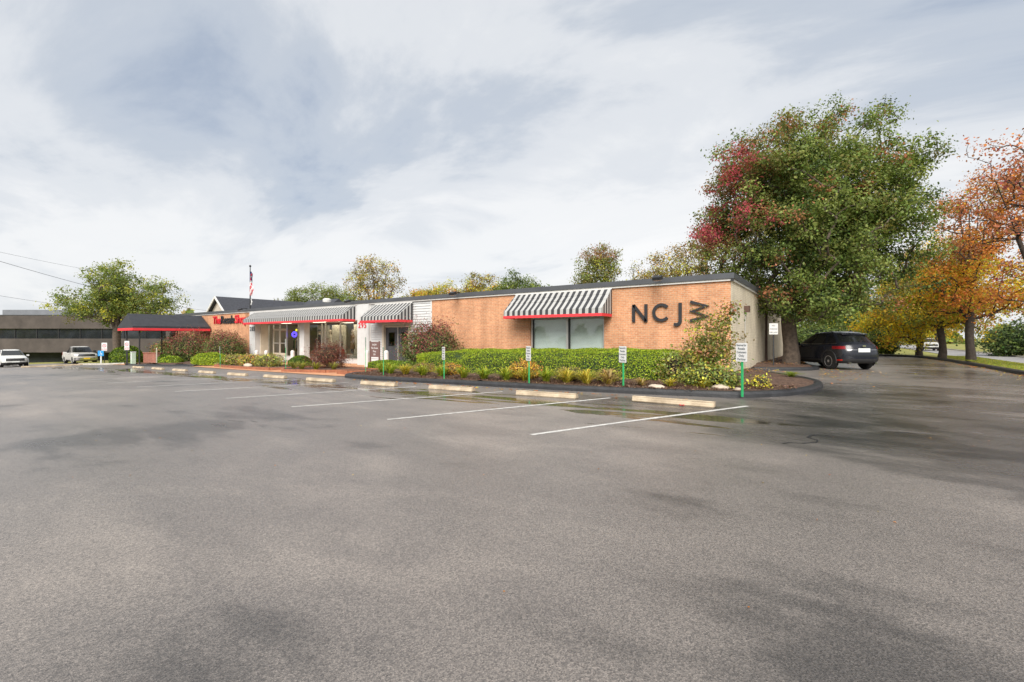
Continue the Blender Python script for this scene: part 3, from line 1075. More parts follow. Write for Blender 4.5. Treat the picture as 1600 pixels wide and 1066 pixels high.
# ------------------------------------------------------------------ awnings
def awning(x0, x1, zt, proj, zv, zr, zbot):
    """striped awning: sloping top, striped drop, red band below; x0..x1 along the wall"""
    y0, y1 = FY - .085, FY - proj
    b = MB()
    n = 8
    for i in range(n):       # cloth sags a little between its bars
        t0, t1 = i / n, (i + 1) / n
        sag = lambda t: -0.035 * math.sin(math.pi * t)
        za, zc = zt + (zv - zt) * t0 + sag(t0), zt + (zv - zt) * t1 + sag(t1)
        ya, yc = y0 + (y1 - y0) * t0, y0 + (y1 - y0) * t1
        b.poly([(x0, ya, za), (x1, ya, za), (x1, yc, zc), (x0, yc, zc)])
    b.poly([(x0, y1, zv), (x1, y1, zv), (x1, y1 - .01, zr), (x0, y1 - .01, zr)])
    for xs in (x0, x1):
        b.poly([(xs, y0, zt), (xs, y1, zv), (xs, y1 - .01, zr), (xs, y0, zr)], 1)
    a = part(b, 'awning', [M['awn_x'], M['awn_y']])
    s = a.modifiers.new('cloth', 'SOLIDIFY')
    s.thickness = 0.012
    v = MB()
    # red band, gently scalloped along the bottom edge
    k = max(8, int((x1 - x0) / .28))
    for i in range(k):
        xa, xc = x0 - .012 + (x1 - x0 + .024) * i / k, x0 - .012 + (x1 - x0 + .024) * (i + 1) / k
        xm_ = (xa + xc) / 2
        v.poly([(xa, y1 - .016, zr + .004), (xc, y1 - .016, zr + .004), (xc, y1 - .03, zbot + .008), (xm_, y1 - .03, zbot), (xa, y1 - .03, zbot + .008)])
    for xs in (x0 - .012, x1 + .012):
        v.poly([(xs, y0, zr + .004), (xs, y1 - .016, zr + .004), (xs, y1 - .03, zbot), (xs, y0, zbot)])
    vo = subpart(v, 'red_valance', M['redband'], a)
    s = vo.modifiers.new('cloth', 'SOLIDIFY')
    s.thickness = 0.012
    f = MB()
    f.tube([(x0 + .03, y1 + .03, zr + .03), (x1 - .03, y1 + .03, zr + .03)], .018, 6)
    for xs in (x0 + .03, x1 - .03):
        f.tube([(xs, y0 + .05, zr + .03), (xs, y1 + .03, zr + .03)], .018, 6)
        f.tube([(xs, y0 + .05, zt - .06), (xs, y1 + .03, zv - .05)], .018, 6)
    subpart(f, 'awning_frame', M['alu'], a)
    subpart(MB().box(x0 - .01, x1 + .01, FY - .10, FY - .0, zt - .03, zt + .03) if False else MB().box(x0 - .01, x1 + .01, FY - .105, FY - .083, zt - .025, zt + .03), 'head_rail', M['whitetrim'], a)
    return a


awning(-12.78, -7.78, 3.56, 1.05, 2.71, 2.49, 2.37)
awning(-23.52, -20.14, 3.54, 1.20, 2.72, 2.50, 2.36)
awning(-38.95, -25.58, 3.54, 1.00, 2.92, 2.66, 2.52)


# ------------------------------------------------------------------ dark red / black walkway canopy on posts
cn = empty('entrance_canopy', (-49.3, 15.5, g(-49.3)))
tag(cn, 'black gabled fabric canopy with red edge on slim posts over the side entrance walk', 'canopy')


def cpart(mb, name, mats, parent=None, smooth=False):
    o = mb.build(name, mats, smooth=smooth)
    o.parent = parent or cn
    if parent is None:
        o.location = -Vector(cn.location)
    return o


xl, xr_, xc, yf, yb, ze, zr_ = -51.25, -47.35, -49.3, 12.55, FY - .14, 2.42, 3.52
b = MB()
b.poly([(xl, yf, ze), (xc, yf + .15, zr_), (xc, yb, zr_), (xl, yb, ze)])
b.poly([(xr_, yf, ze), (xr_, yb, ze), (xc, yb, zr_), (xc, yf + .15, zr_)])
b.poly([(xl, yf, ze), (xr_, yf, ze), (xc, yf + .15, zr_)])
b.poly([(xr_, yf, ze), (xr_, yb, ze), (xr_ + .01, yb, ze - .16), (xr_ + .01, yf, ze - .16)])
b.poly([(xl, yf, ze), (xl, yb, ze), (xl - .01, yb, ze - .16), (xl - .01, yf, ze - .16)])
b.poly([(xl, yf, ze), (xr_, yf, ze), (xr_, yf - .01, ze - .16), (xl, yf - .01, ze - .16)])
o = cpart(b, 'canopy_cloth', M['canopy'])
o.modifiers.new('cloth', 'SOLIDIFY').thickness = 0.012
b = MB()
b.poly([(xr_ + .02, yf - .02, ze - .15), (xr_ + .02, yb, ze - .15), (xr_ + .02, yb, ze - .36), (xr_ + .02, yf - .02, ze - .36)])
b.poly([(xl - .02, yf - .02, ze - .15), (xl - .02, yb, ze - .15), (xl - .02, yb, ze - .36), (xl - .02, yf - .02, ze - .36)])
b.poly([(xl - .02, yf - .02, ze - .15), (xr_ + .02, yf - .02, ze - .15), (xr_ + .02, yf - .02, ze - .36), (xl - .02, yf - .02, ze - .36)])
o = cpart(b, 'red_valance', M['redband'])
o.modifiers.new('cloth', 'SOLIDIFY').thickness = 0.012
for x, y in ((-50.85, 13.05), (-47.75, 13.1), (-50.85, 15.6), (-47.75, 15.8)):
    p = cpart(MB().tube([(x, y, g(x) + .02), (x, y, ze - .05)], .055, 8), 'post', M['dark'])
    cpart(MB().box(x - .11, x + .11, y - .11, y + .11, g(x) + .0, g(x) + .10), 'post_base', M['dark'], p)
b = MB()
for y in (13.0, 15.7, 18.0):
    b.tube([(xl + .1, y, ze - .06), (xc, y, zr_ - .08), (xr_ - .1, y, ze - .06)], .025, 6)
b.tube([(xl + .1, yf + .1, ze - .06), (xl + .1, yb, ze - .06)], .025, 6)
b.tube([(xr_ - .1, yf + .1, ze - .06), (xr_ - .1, yb, ze - .06)], .025, 6)
cpart(b, 'canopy_frame', M['dark'])


# ------------------------------------------------------------------ wall lettering
def stroke_letter(name, segs, w, parent, x0, z0, y=FY):
    """a letter from mitred strokes: list of polylines in (x, z)"""
    b = MB()
    for pl in segs:
        P = [Vector((p[0], 0, p[1])) for p in pl]
        n = len(P)
        L, Rr = [], []
        for i in range(n):
            d1 = (P[i] - P[i - 1]).normalized() if i > 0 else (P[1] - P[0]).normalized()
            d2 = (P[i + 1] - P[i]).normalized() if i < n - 1 else d1
            n1 = Vector((-d1.z, 0, d1.x))
            n2 = Vector((-d2.z, 0, d2.x))
            m = (n1 + n2)
            m.normalize()
            k = min(1.9, 1 / max(.35, m.dot(n1)))
            L.append(P[i] + m * (w / 2 * k))
            Rr.append(P[i] - m * (w / 2 * k))
        for i in range(n - 1):
            q = [L[i], L[i + 1], Rr[i + 1], Rr[i]]
            s = len(b.v)
            b.v += [(v.x + x0, y - .09, v.z + z0) for v in q] + [(v.x + x0, y - .03, v.z + z0) for v in q]
            for f in ((0, 1, 2, 3), (7, 6, 5, 4), (0, 4, 5, 1), (1, 5, 6, 2), (2, 6, 7, 3), (3, 7, 4, 0)):
                b.f.append(tuple(s + j for j in f))
                b.m.append(0)
    o = b.build(name, M['letter'])
    o.parent = parent
    o.location = -Vector(parent.location)
    return o


ncj = empty('wall_lettering', (-5.4, FY - .05, 2.1))
tag(ncj, 'large charcoal letters NCJ with a sideways W on the brick near the corner', 'lettering')
arc = [(0.30 + 0.31 * math.cos(a), 0.36 + 0.31 * math.sin(a)) for a in [R(42 + i * 276 / 22) for i in range(23)]]
stroke_letter('letter', [[(0.0, 0), (0.0, .72)], [(0.0, .70), (.52, .02)], [(.52, 0), (.52, .72)]], .12, ncj, -6.82, 2.13)
stroke_letter('letter', [arc], .115, ncj, -5.97, 2.13)
stroke_letter('letter', [[(.30, .72), (.30, -.02), (.26, -.10), (.18, -.14), (.06, -.12)]], .12, ncj, -5.24, 2.13)
stroke_letter('letter', [[(0, .74), (.60, .56), (.06, .37), (.60, .18), (0, 0.0)]], .11, ncj, -4.56, 2.13)

rs = empty('shop_sign', (-44, FY - .05, 2.6))
tag(rs, 'raised sign The Resale Shop in red and black letters on the left brick wall', 'sign')


def word(txt, x0, x1, z0, size, mat):
    ws = []
    for ch in txt:
        me = text_mesh(ch, size, mat, 0.04, 0.012, 'LEFT', 'letter')
        xs = [v.co.x for v in me.vertices]
        ws.append((me, min(xs), max(xs)))
    tot = sum(c - a for _, a, c in ws) + 0.05 * (len(ws) - 1)
    k = (x1 - x0) / tot
    x = x0
    for me, a, c in ws:
        o = link('letter', me, rs)
        o.rotation_euler = (R(90), 0, 0)
        o.scale = (k, 1, 1)
        o.location = Vector((x - a * k, FY - .06, z0)) - Vector(rs.location)
        x += (c - a + 0.05) * k


word('The', -46.95, -45.35, 2.72, 1.0, M['redletter'])
word('Resale', -45.25, -42.65, 2.72, 1.0, M['letter'])
word('Shop', -42.55, -40.35, 2.72, 1.0, M['redletter'])


def digits(txt, x, z, size, mat, label, y):
    root = empty('house_number', (x, y, z))
    tag(root, label, 'number')
    xx = 0.0
    for ch in txt:
        me = text_mesh(ch, size, mat, 0.012, 0.006, 'LEFT', 'digit')
        o = link('digit', me, root, (xx, -.012, 0), (R(90), 0, 0))
        xx += size * .62


digits('295', -25.18, 2.10, .48, M['redletter'], 'red number 295 on the white pilaster under the small awning', FY - .112)
digits('285', -39.75, 2.02, .50, M['signtext'], 'number 285 on the white pilaster next to the long awning', FY - .112)

# ------------------------------------------------------------------ end wall fittings
part(MB().box(SX + .014, SX + .12, 28.45, 28.57, 0.1, 3.55), 'downspout', M['brown'])
o = part(MB().tube([(SX + .04, 21.4, 0.3), (SX + .04, 21.4, 2.55)], .02, 6), 'conduit', M['alu'])
subpart(MB().box(SX + .013, SX + .22, 21.28, 21.52, 2.55, 2.82), 'wall_lamp', M['brown'], o)
# rooftop vent
part(MB().lathe([(.13, 3.72), (.13, 4.15), (.28, 4.18), (.32, 4.38), (.20, 4.46)], (-31.7, 20.2, 0), 14), 'roof_vent', M['whitetrim'])


def flood_light(x, label):
    root = empty('flood_light', (x, FY - .12, 3.87))
    tag(root, label, 'floodlight', 'floodlights along the roof edge')
    MB().tube([(0, .12, .0), (0, -.10, .04), (0, -.42, -.02)], .028, 6).build('arm', M['dark'], root)
    MB().prism([(-.36, -.10), (-.62, -.16), (-.66, -.05), (-.44, .05)], -.17, .17, 'x').build('lamp_head', M['dark'], root)
    MB().box(-.14, .14, -.60, -.42, -.168, -.150).build('lens', M['alu'], root, rot=None)
    return root


flood_light(-5.65, 'black floodlight on the roof edge above the letters NCJ')
flood_light(-16.44, 'black floodlight on the roof edge above the big red and green shrub')
flood_light(-25.6, 'black floodlight on the roof edge between the long and the small awning')
flood_light(-40.3, 'black floodlight on the roof edge at the foot of the flagpole')

# ------------------------------------------------------------------ flagpole with a limp flag
fp = empty('flagpole', (-40.6, FY + .3, 3.7))
tag(fp, 'dark flagpole standing on the roof edge above the shop sign', 'flagpole')
MB().tube([(0, 0, 0), (0, 0, 3.75)], [.06, .035], 8).build('pole', M['dark'], fp)
MB().lathe([(.02, 3.75), (.08, 3.80), (.09, 3.86), (.05, 3.93), (.01, 3.95)], (0, 0, 0), 10).build('finial', M['dark'], fp)
MB().box(-.15, .15, -.15, .15, 0, .14).build('base_plate', M['dark'], fp)
MB().tube([(.04, .05, .55), (.12, .08, .8), (.05, .05, 1.05)], .05, 6).build('cleat', M['signw'], fp)
fl = empty('flag', (-40.6, FY + .3, 5.05))
tag(fl, 'limp red and white striped flag with blue corner hanging on the roof flagpole', 'flag')
rows, cols = 26, 10


def flag_pt(i, j):
    t = i / rows
    u = j / cols
    wdt = 0.40 * (1 - abs(t - .45) * .55)
    x = .05 + wdt * u * (.75 + .25 * math.sin(9 * t + 1))
    y = .11 * math.sin(u * 11 + t * 4) * (1 - .3 * t)
    return (x * (.8 if t < .3 else 1), y, 2.05 - 2.05 * t - .25 * u * (1 - t))


strips = {'stripe_red': (MB(), M['flagred']), 'stripe_white': (MB(), M['flagwhite']), 'canton': (MB(), M['flagblue'])}
for i in range(rows):
    for j in range(cols):
        band = (j * 1.0 + i * .38)
        key = 'canton' if i < 11 and j < 8 else ('stripe_red' if int(band / 1.3) % 2 == 0 else 'stripe_white')
        strips[key][0].poly([flag_pt(i, j), flag_pt(i, j + 1), flag_pt(i + 1, j + 1), flag_pt(i + 1, j)])
for k, (mb, mt) in strips.items():
    mb.build(k, mt, fl)

# ================================================================== NEIGHBOURING BUILDINGS
hs = empty('gabled_house', (-60.8, 30, -1.2))
tag(hs, 'house with dark shingled roof and pale gable rising behind the flat shop roof', 'house')


def hpart(mb, name, mats, parent=None):
    o = mb.build(name, mats)
    o.parent = parent or hs
    if parent is None:
        o.location = -Vector(hs.location)
    return o


rx, rz, hw, ez = -60.8, 6.42, 4.2, 3.2
b = MB()
b.prism([(rx - hw + .3, -1.4), (rx + hw - .3, -1.4), (rx + hw - .3, ez + .15), (rx, rz - .25), (rx - hw + .3, ez + .15)], 24.4, 38.5, 'y')
hpart(b, 'wall', M['housewall'])
b = MB()
for s in (-1, 1):
    b.prism([(rx, rz), (rx + s * hw, ez), (rx + s * hw, ez - .2), (rx, rz - .2)], 24.0, 39.0, 'y')
ro = hpart(b, 'roof', M['shingle'])
b = MB()
for s in (-1, 1):
    b.prism([(rx, rz + .03), (rx + s * (hw + .05), ez + .0), (rx + s * (hw + .05), ez - .26), (rx, rz - .24)], 23.88, 23.99, 'y')
hpart(b, 'bargeboard', M['whitetrim'], ro)
b = MB()
b.prism([(35.5 + 4.2, ez + .2), (35.5 - 4.2, ez + .2), (35.5, rz + .15)], -60.4, -53.0, 'x')
hpart(b, 'wing_roof', M['shingle'])
hpart(MB().box(-60.2, -53.4, 32.2, 39.0, -1.4, ez + .19), 'wing_wall', M['housewall'])

# brown grey office block on the far left, turned square to the lot's diagonal
of = empty('office_building', (-95, 18.4, -2.4), R(35.36))
tag(of, 'low brown grey brick office block with a dark ribbon window beyond the parked cars', 'building')
# local x runs along its front; front face at local y=0
z0 = 2.4
MB().box(-40, 14.3, 0, 12, z0 - .85, z0 + 1.28).build('lower_wall', M['office'], of)
MB().box(-40, 14.3, 0, 12, z0 + 2.82, z0 + 4.85).build('upper_wall', M['office'], of)
MB().box(13.6, 14.3, .001, 12, z0 + 1.283, z0 + 2.817).build('corner_pier', M['office'], of)
MB().box(-40, 13.4, 2.2, 11.5, -0.6, z0 - .853).build('undercroft_wall', M['officedark'], of)
MB().box(-40.05, 14.35, -.05, 12, z0 + 4.853, z0 + 4.95).build('coping', M['fascia'], of)
MB().box(-16, -3.0, 4, 10, z0 + 4.953, z0 + 5.95).build('penthouse', M['penthouse'], of)
x = -40.0
i = 0
while x < 13.4:
    w_ = 3.35
    x1 = min(x + w_, 13.59)
    MB().box(x + .05, x1 - .05, .30, .34, z0 + 1.283, z0 + 2.817).build('pane', M['officeglass'], of)
    MB().box(x1 - .05, x1 + .05, .22, .40, z0 + 1.283, z0 + 2.817).build('mullion', M['dark'], of)
    x = x1
    i += 1
# dark blind sheet behind all bays of the ribbon window
MB().box(-40, 13.4, .6, .62, z0 + 1.283, z0 + 2.817).build('window_blind', M['officedark'], of)


# ================================================================== VEGETATION
def unit(v):
    return v / np.maximum(1e-9, np.linalg.norm(v, axis=1, keepdims=True))


def leaf_cloud(name, C, size, cols, mat, parent=None, nrm=None, aspect=0.62, up=0.5, rng=RNG, droop=0.35):
    """many small folded leaf blades; C centres (n,3), size (n,), cols (n,3)"""
    n = len(C)
    d = unit(rng.normal(size=(n, 3)) + np.array([0, 0, -droop]))
    nr = rng.normal(size=(n, 3)) * 0.75 + np.array([0, 0, up])
    if nrm is not None:
        nr = nr + nrm
    nr = unit(nr)
    d = unit(d - nr * np.sum(d * nr, axis=1, keepdims=True))
    s = np.cross(nr, d)
    sz = size[:, None]
    V = np.empty((n, 4, 3))
    V[:, 0] = C - d * sz * 0.5
    V[:, 1] = C + s * sz * aspect * 0.5 + nr * sz * 0.10 + d * sz * 0.05
    V[:, 2] = C + d * sz * 0.5
    V[:, 3] = C - s * sz * aspect * 0.5 + nr * sz * 0.10 + d * sz * 0.05
    F = np.arange(n * 4).reshape(n, 4)
    me = arr_mesh(name, V.reshape(-1, 3), F, mat, np.repeat(cols, 4, axis=0))
    return link(name, me, parent)


def pick_cols(pal, n, rng, jit=0.16):
    """pal: list of (weight, rgb)"""
    w = np.array([p[0] for p in pal], float)
    idx = rng.choice(len(pal), size=n, p=w / w.sum())
    c = np.array([p[1] for p in pal])[idx]
    return c


def jitter(c, rng, j=0.18):
    k = np.exp(rng.normal(size=(len(c), 1)) * j)
    h = 1 + rng.normal(size=c.shape) * j * 0.35
    return np.clip(c * k * h, 0.004, 0.95)


def tree(name, label, base, lobes, n_cl, n_leaf, leaf, pal, trunk_r, trunk_h, seed, bark='bark', cl_r=0.55, shell=0.55,
         group=None, colfn=None, cat='tree', clumps=0, spread=.9, low=0.0, lumpy=1.0, lean=(0, 0), thin=0.0, trunk_name='trunk', tip=0.011, flat=0.75):
    """lobes: (cx, cy, cz, rx, ry, rz) relative to the base; clusters fill them, limbs reach every cluster"""
    rng = np.random.default_rng(seed)
    root = empty(name, base, PHI)
    tag(root, label, cat, group)
    L = np.array(lobes, float)
    vol = np.prod(L[:, 3:], axis=1) ** 0.8
    idx = rng.choice(len(L), size=n_cl, p=vol / vol.sum())
    dirs = unit(rng.normal(size=(n_cl, 3)))
    rad = rng.random(n_cl) ** shell
    rad = 0.25 + 0.75 * rad
    lump = 1 + lumpy * 0.13 * np.sin(dirs[:, 0] * 5 + seed) * np.cos(dirs[:, 2] * 6 + seed * 1.7) + 0.07 * np.sin(dirs[:, 1] * 11 + seed)
    P = L[idx, :3] + dirs * L[idx, 3:] * (rad * lump)[:, None]
    if clumps:
        K = P[:clumps]
        P = K[rng.integers(0, clumps, size=n_cl)] + rng.normal(size=(n_cl, 3)) * spread * np.array([.5, .5, .32])
        P = np.concatenate([K, P])
    P = P[P[:, 2] > max(0.3, trunk_h * 0.55, low) + (np.clip((P[:, 0] - .6) * .5, 0, .8) if low else 0)]
    # ---- limbs
    nodes = [np.array([0, 0, -0.15])]
    par = [-1]
    nt = 6
    for i in range(1, nt + 1):
        t = i / nt
        nodes.append(np.array([lean[0] * t + 0.06 * math.sin(3 * t + seed), lean[1] * t + 0.06 * math.cos(4 * t + seed), trunk_h * t]))
        par.append(len(nodes) - 2)
    top = L[:, 2].max() + L[:, 5].max() * 0.35
    # leaders
    for k in range(4):
        a = 2 * math.pi * k / 4 + seed
        pv = nt
        for i in range(1, 5):
            t = i / 4
            c = L[k % len(L), :3] * np.array([.55, .55, 0]) * t
            r = 0.26 * L[:, 3].max() * t
            nodes.append(np.array([lean[0] + c[0] + r * math.cos(a), lean[1] + c[1] + r * math.sin(a), trunk_h + (top - trunk_h) * t * .75]))
            par.append(pv)
            pv = len(nodes) - 1
    order = np.argsort(np.linalg.norm(P - np.array([lean[0], lean[1], trunk_h]), axis=1))
    leafnode = np.full(len(P), -1)
    for k in order:
        p = P[k]
        A = np.array(nodes)
        d = np.linalg.norm(A - p, axis=1) + np.maximum(0, A[:, 2] - p[2] + 0.15) * 1.1
        d[:nt - 1] += 2.0
        j = int(np.argmin(d))
        a = A[j]
        m = a * .5 + p * .5 + rng.normal(size=3) * 0.07 * np.linalg.norm(p - a) + np.array([0, 0, 0.05 * np.linalg.norm(p - a)])
        nodes.append(m)
        par.append(j)
        nodes.append(p)
        par.append(len(nodes) - 2)
        leafnode[k] = len(nodes) - 1
    A = np.array(nodes)
    cnt = np.zeros(len(A))
    cnt[leafnode[leafnode >= 0]] = 1
    for i in range(len(A) - 1, 0, -1):
        cnt[par[i]] += cnt[i]
    cnt = np.maximum(cnt, 1)
    ex = math.log(trunk_r / tip) / math.log(max(4, len(P)))
    rad_ = tip * cnt ** ex
    rad_[0] = trunk_r * 1.3
    rad_[1] = trunk_r * 1.12
    V, F = [], []
    for i in range(1, len(A)):
        a, c = A[par[i]], A[i]
        ra, rc = min(rad_[par[i]], rad_[i] * 1.35 if i > nt else 9), rad_[i]
        d = c - a
        ln = np.linalg.norm(d)
        if ln < 1e-4:
            continue
        d = d / ln
        s = np.cross(d, [0, 0, 1.0] if abs(d[2]) < .9 else [0, 1.0, 0])
        s /= np.linalg.norm(s)
        u = np.cross(s, d)
        seg = 10 if i <= nt else (5 if rc > 0.03 else 3)
        b0 = len(V)
        for (q, r) in ((a, ra), (c + d * rc * .3, rc)):
            for k in range(seg):
                an = 2 * math.pi * k / seg
                rr = r * (1 + (0.08 * math.sin(an * 3 + seed) if i <= nt else 0))
                V.append(q + s * rr * math.cos(an) + u * rr * math.sin(an))
        for k in range(seg):
            j = (k + 1) % seg
            F.append((b0 + k, b0 + j, b0 + seg + j, b0 + seg + k))
    me = arr_mesh(trunk_name, np.array(V), np.array(F), M[bark], smooth=True)
    link(trunk_name, me, root)
    # ---- leaves
    if n_leaf:
        per = rng.integers(0, len(P), size=n_leaf)
        off = rng.normal(size=(n_leaf, 3)) * cl_r * 0.5
        off[:, 2] *= flat
        Cc = P[per] + off
        if colfn is None:
            cc = pick_cols(pal, len(P), rng)
        else:
            cc = colfn(P, rng)
        cols = jitter(cc[per], rng)
        mixm = rng.random(n_leaf) < 0.14
        cols[mixm] = jitter(pick_cols(pal, int(mixm.sum()), rng), rng)
        size = leaf * np.exp(rng.normal(size=n_leaf) * 0.25)
        leaf_cloud('crown', Cc, size, cols, M['leaf'], root, nrm=unit(Cc - L[:, :3].mean(axis=0)) * 0.35 + unit(off) * 0.75, rng=rng)
    return root


GRN = (0.125, 0.180, 0.040)
GRN2 = (0.200, 0.255, 0.062)
GRN3 = (0.265, 0.305, 0.080)
DGRN = (0.045, 0.075, 0.020)
RUST = (0.340, 0.150, 0.070)
MAROON = (0.320, 0.075, 0.080)
CRIM = (0.440, 0.080, 0.100)
YEL = (0.850, 0.620, 0.045)
GOLD = (0.660, 0.400, 0.045)
ORG = (0.680, 0.270, 0.055)
REDO = (0.500, 0.165, 0.075)
YGR = (0.480, 0.470, 0.060)
TAN = (0.300, 0.210, 0.095)
OLV = (0.190, 0.175, 0.050)


# the big maple beside the end wall: green, with a crimson flank over the roof
def maple_cols(P, rng):
    c = pick_cols([(4, GRN), (4, GRN2), (1.6, GRN3), (1.4, DGRN), (.5, OLV), (.35, RUST)], len(P), rng)
    # flank pointing to the shop's roof side (image left): direction (-.8155,-.5787)
    q = -P[:, 0]
    zz = P[:, 2]
    red = (q > 3.3 + 0.35 * rng.normal(size=len(P))) & (zz > 5.8) & (zz < 10.8)
    c[red] = pick_cols([(3, MAROON), (4, CRIM), (1, RUST), (.6, OLV)], int(red.sum()), rng)
    mid = (~red) & (q + .35 * np.maximum(0, zz - 8) > 2.0) & (rng.random(len(P)) < .38)
    c[mid] = pick_cols([(2, RUST), (2, OLV), (1, TAN)], int(mid.sum()), rng)
    return c


def uv(a, b, z, ra, rb, rz):
    """a crown lobe: centre across the street line (a) and away from it (b), height, three radii"""
    return (a, b, z, ra, rb, rz)


BT = (-1.85, 26.7, 0.12)
tree('maple_tree', 'tall broad green maple with a crimson flank beside the cream end wall', BT,
     [uv(.85, 0, 7.2, 4.9, 4.4, 5.3), uv(.9, 0, 6.8, 5.0, 4.4, 4.2), uv(1.9, 0, 9.4, 3.5, 3.5, 3.4), uv(2.9, 0, 7.8, 2.7, 2.9, 3.0), uv(-.9, 0, 8.6, 3.3, 3.4, 3.3), uv(-2.6, -.3, 6.9, 2.2, 2.4, 2.6),
      uv(3.6, .3, 5.4, 2.2, 2.6, 2.4), uv(1.0, -2.0, 3.1, 2.2, 1.6, 1.5), uv(2.9, -1.0, 3.5, 2.2, 1.8, 1.4), uv(-.7, -1.9, 2.9, 1.2, .9, 1.4)],
     1700, 190000, 0.115, [(4, GRN), (4, GRN2), (1.6, GRN3), (1.4, DGRN), (.3, RUST)], 0.33, 2.6, 21, cl_r=0.50, colfn=maple_cols, shell=0.42, clumps=600, spread=.9, low=2.05, lumpy=.4)

# trees along the driveway verge
tree('oak_tree', 'yellow and green turning oak, farthest along the driveway verge', (5.4, 47.4, 0.08),
     [uv(-.9, 0, 3.4, 3.3, 3.2, 2.2), uv(-2.2, 0, 2.5, 2.4, 2.4, 2.0), uv(1.4, 0, 4.2, 2.3, 2.3, 2.5), uv(0, 0, 5.3, 2.4, 2.4, 1.6)],
     420, 28000, 0.14, [(6, YEL), (4, YGR), (2, GRN3), (1.5, GOLD), (.8, ORG)], 0.20, 1.6, 31, bark='darkbark', cl_r=0.66, clumps=130)
tree('oak_tree', 'yellow green oak in the middle of the verge row', (6.0, 42.8, 0.08),
     [uv(.2, 0, 5.2, 2.9, 2.9, 2.6), uv(-1.4, 0, 3.9, 2.4, 2.4, 1.8), uv(1.2, 0, 3.4, 2.2, 2.2, 1.9), uv(1.4, 0, 7.2, 2.2, 2.2, 2.0)],
     420, 26000, 0.14, [(4, YGR), (1, GOLD), (3, GRN3), (1, ORG), (4, YEL)], 0.20, 2.0, 33, bark='darkbark', cl_r=0.66, clumps=130)


def oak_cols(P, rng):
    c = pick_cols([(3, YGR), (3, GOLD), (3, ORG), (2, YEL)], len(P), rng)
    hi = P[:, 2] > 5.6
    c[hi] = pick_cols([(3, RUST), (2, REDO), (2, TAN), (2.5, ORG)], int(hi.sum()), rng)
    lo = (P[:, 2] < 4.0)
    c[lo] = pick_cols([(3, ORG), (1.5, REDO), (3, GOLD), (2, YGR)], int(lo.sum()), rng)
    return c


tree('oak_tree', 'large rust and orange oak nearest the lot with the dark forked trunk', (6.65, 38.2, 0.08),
     [uv(.5, 0, 4.4, 3.2, 3.2, 1.7), uv(-1.2, 0, 5.8, 2.4, 2.4, 1.5), uv(1.9, 0, 6.4, 3.0, 3.0, 2.0), uv(.8, 0, 8.6, 2.6, 2.6, 1.9), uv(-.3, 0, 3.4, 2.2, 2.2, 1.0), uv(2.6, 0, 10.4, 1.9, 1.9, 1.6)],
     460, 24000, 0.13, [(2, YGR), (2, GOLD), (3, ORG), (2, RUST)], 0.20, 2.9, 35, bark='darkbark', cl_r=0.60, colfn=oak_cols, clumps=130)
tree('oak_tree', 'sparse red brown oak reaching in over the verge from beyond the picture edge', (7.9, 31.8, -0.05),
     [uv(.2, 0, 8.0, 3.2, 3.0, 2.6), uv(-.9, 0, 9.6, 2.0, 2.0, 1.5), uv(-1.7, 0, 6.6, 2.0, 2.0, 1.1), uv(.8, 0, 4.6, 2.6, 2.6, 1.4), uv(-1.7, 0, 10.0, 1.6, 1.5, 1.5)],
     260, 7000, 0.13, [(3, REDO), (3, RUST), (1, MAROON), (2, ORG)], 0.235, 3.4, 37, bark='darkbark', cl_r=0.55, clumps=60)
tree('street_tree', 'yellow leaved tree across the street beyond the white car', (12.5, 92, -0.3),
     [uv(0, 0, 6.0, 5.2, 4, 4.2), uv(-4, 0, 4.6, 3.5, 3, 3.2)], 260, 11000, 0.28, [(3, YEL), (2, GOLD), (2, YGR), (1, GRN3)], 0.3, 2.0, 39, bark='darkbark', cl_r=1.0)
tree('street_tree', 'dull green tree across the street above the dark evergreen hedge', (19.5, 72, -0.3),
     [uv(0, 0, 6.5, 5.0, 4, 4.4), uv(4, 0, 5.4, 4, 4, 4)], 260, 11000, 0.26, [(3, GRN2), (2, OLV), (2, YGR), (1, TAN)], 0.3, 2.0, 41, bark='darkbark', cl_r=1.0)
tree('street_tree', 'golden tree across the street beside the evergreen bushes', (20.5, 60, -0.3),
     [uv(0, 0, 5.5, 5.2, 4, 4.4), uv(3, 0, 4.4, 4, 4, 3.6), uv(-3, 0, 4.0, 3, 3, 3)], 280, 13000, 0.26, [(3, GOLD), (2, YGR), (2, OLV), (1, ORG)], 0.3, 1.4, 42, bark='darkbark', cl_r=1.0)
tree('street_tree', 'olive tree across the street at the edge of the picture', (22.0, 48, -0.3),
     [uv(0, 0, 5.5, 4.6, 4, 4.2), uv(-2, 0, 4.0, 3.5, 4, 3.2)], 260, 11000, 0.26, [(3, OLV), (2, YGR), (2, GRN2)], 0.3, 1.4, 44, bark='darkbark', cl_r=1.0)
tree('street_tree', 'green tree behind the crossover filling the gap under the maple', (-3.0, 62, 0.0),
     [uv(0, 0, 5.0, 5.0, 4, 3.6), uv(4, 0, 4.0, 3.4, 3, 3.0)], 240, 12000, 0.24, [(3, GRN), (3, GRN2), (1, DGRN), (1, YGR)], 0.3, 1.6, 43, bark='darkbark', cl_r=0.95)
tree('street_tree', 'dark green conifer like tree far behind the crossover', (2.2, 78, 0.0),
     [uv(0, 0, 4.6, 3.4, 3, 3.8), uv(3.5, 0, 3.6, 3, 3, 2.6)], 200, 9000, 0.26, [(3, DGRN), (3, GRN), (1, GRN2)], 0.28, 1.4, 45, bark='darkbark', cl_r=0.95)

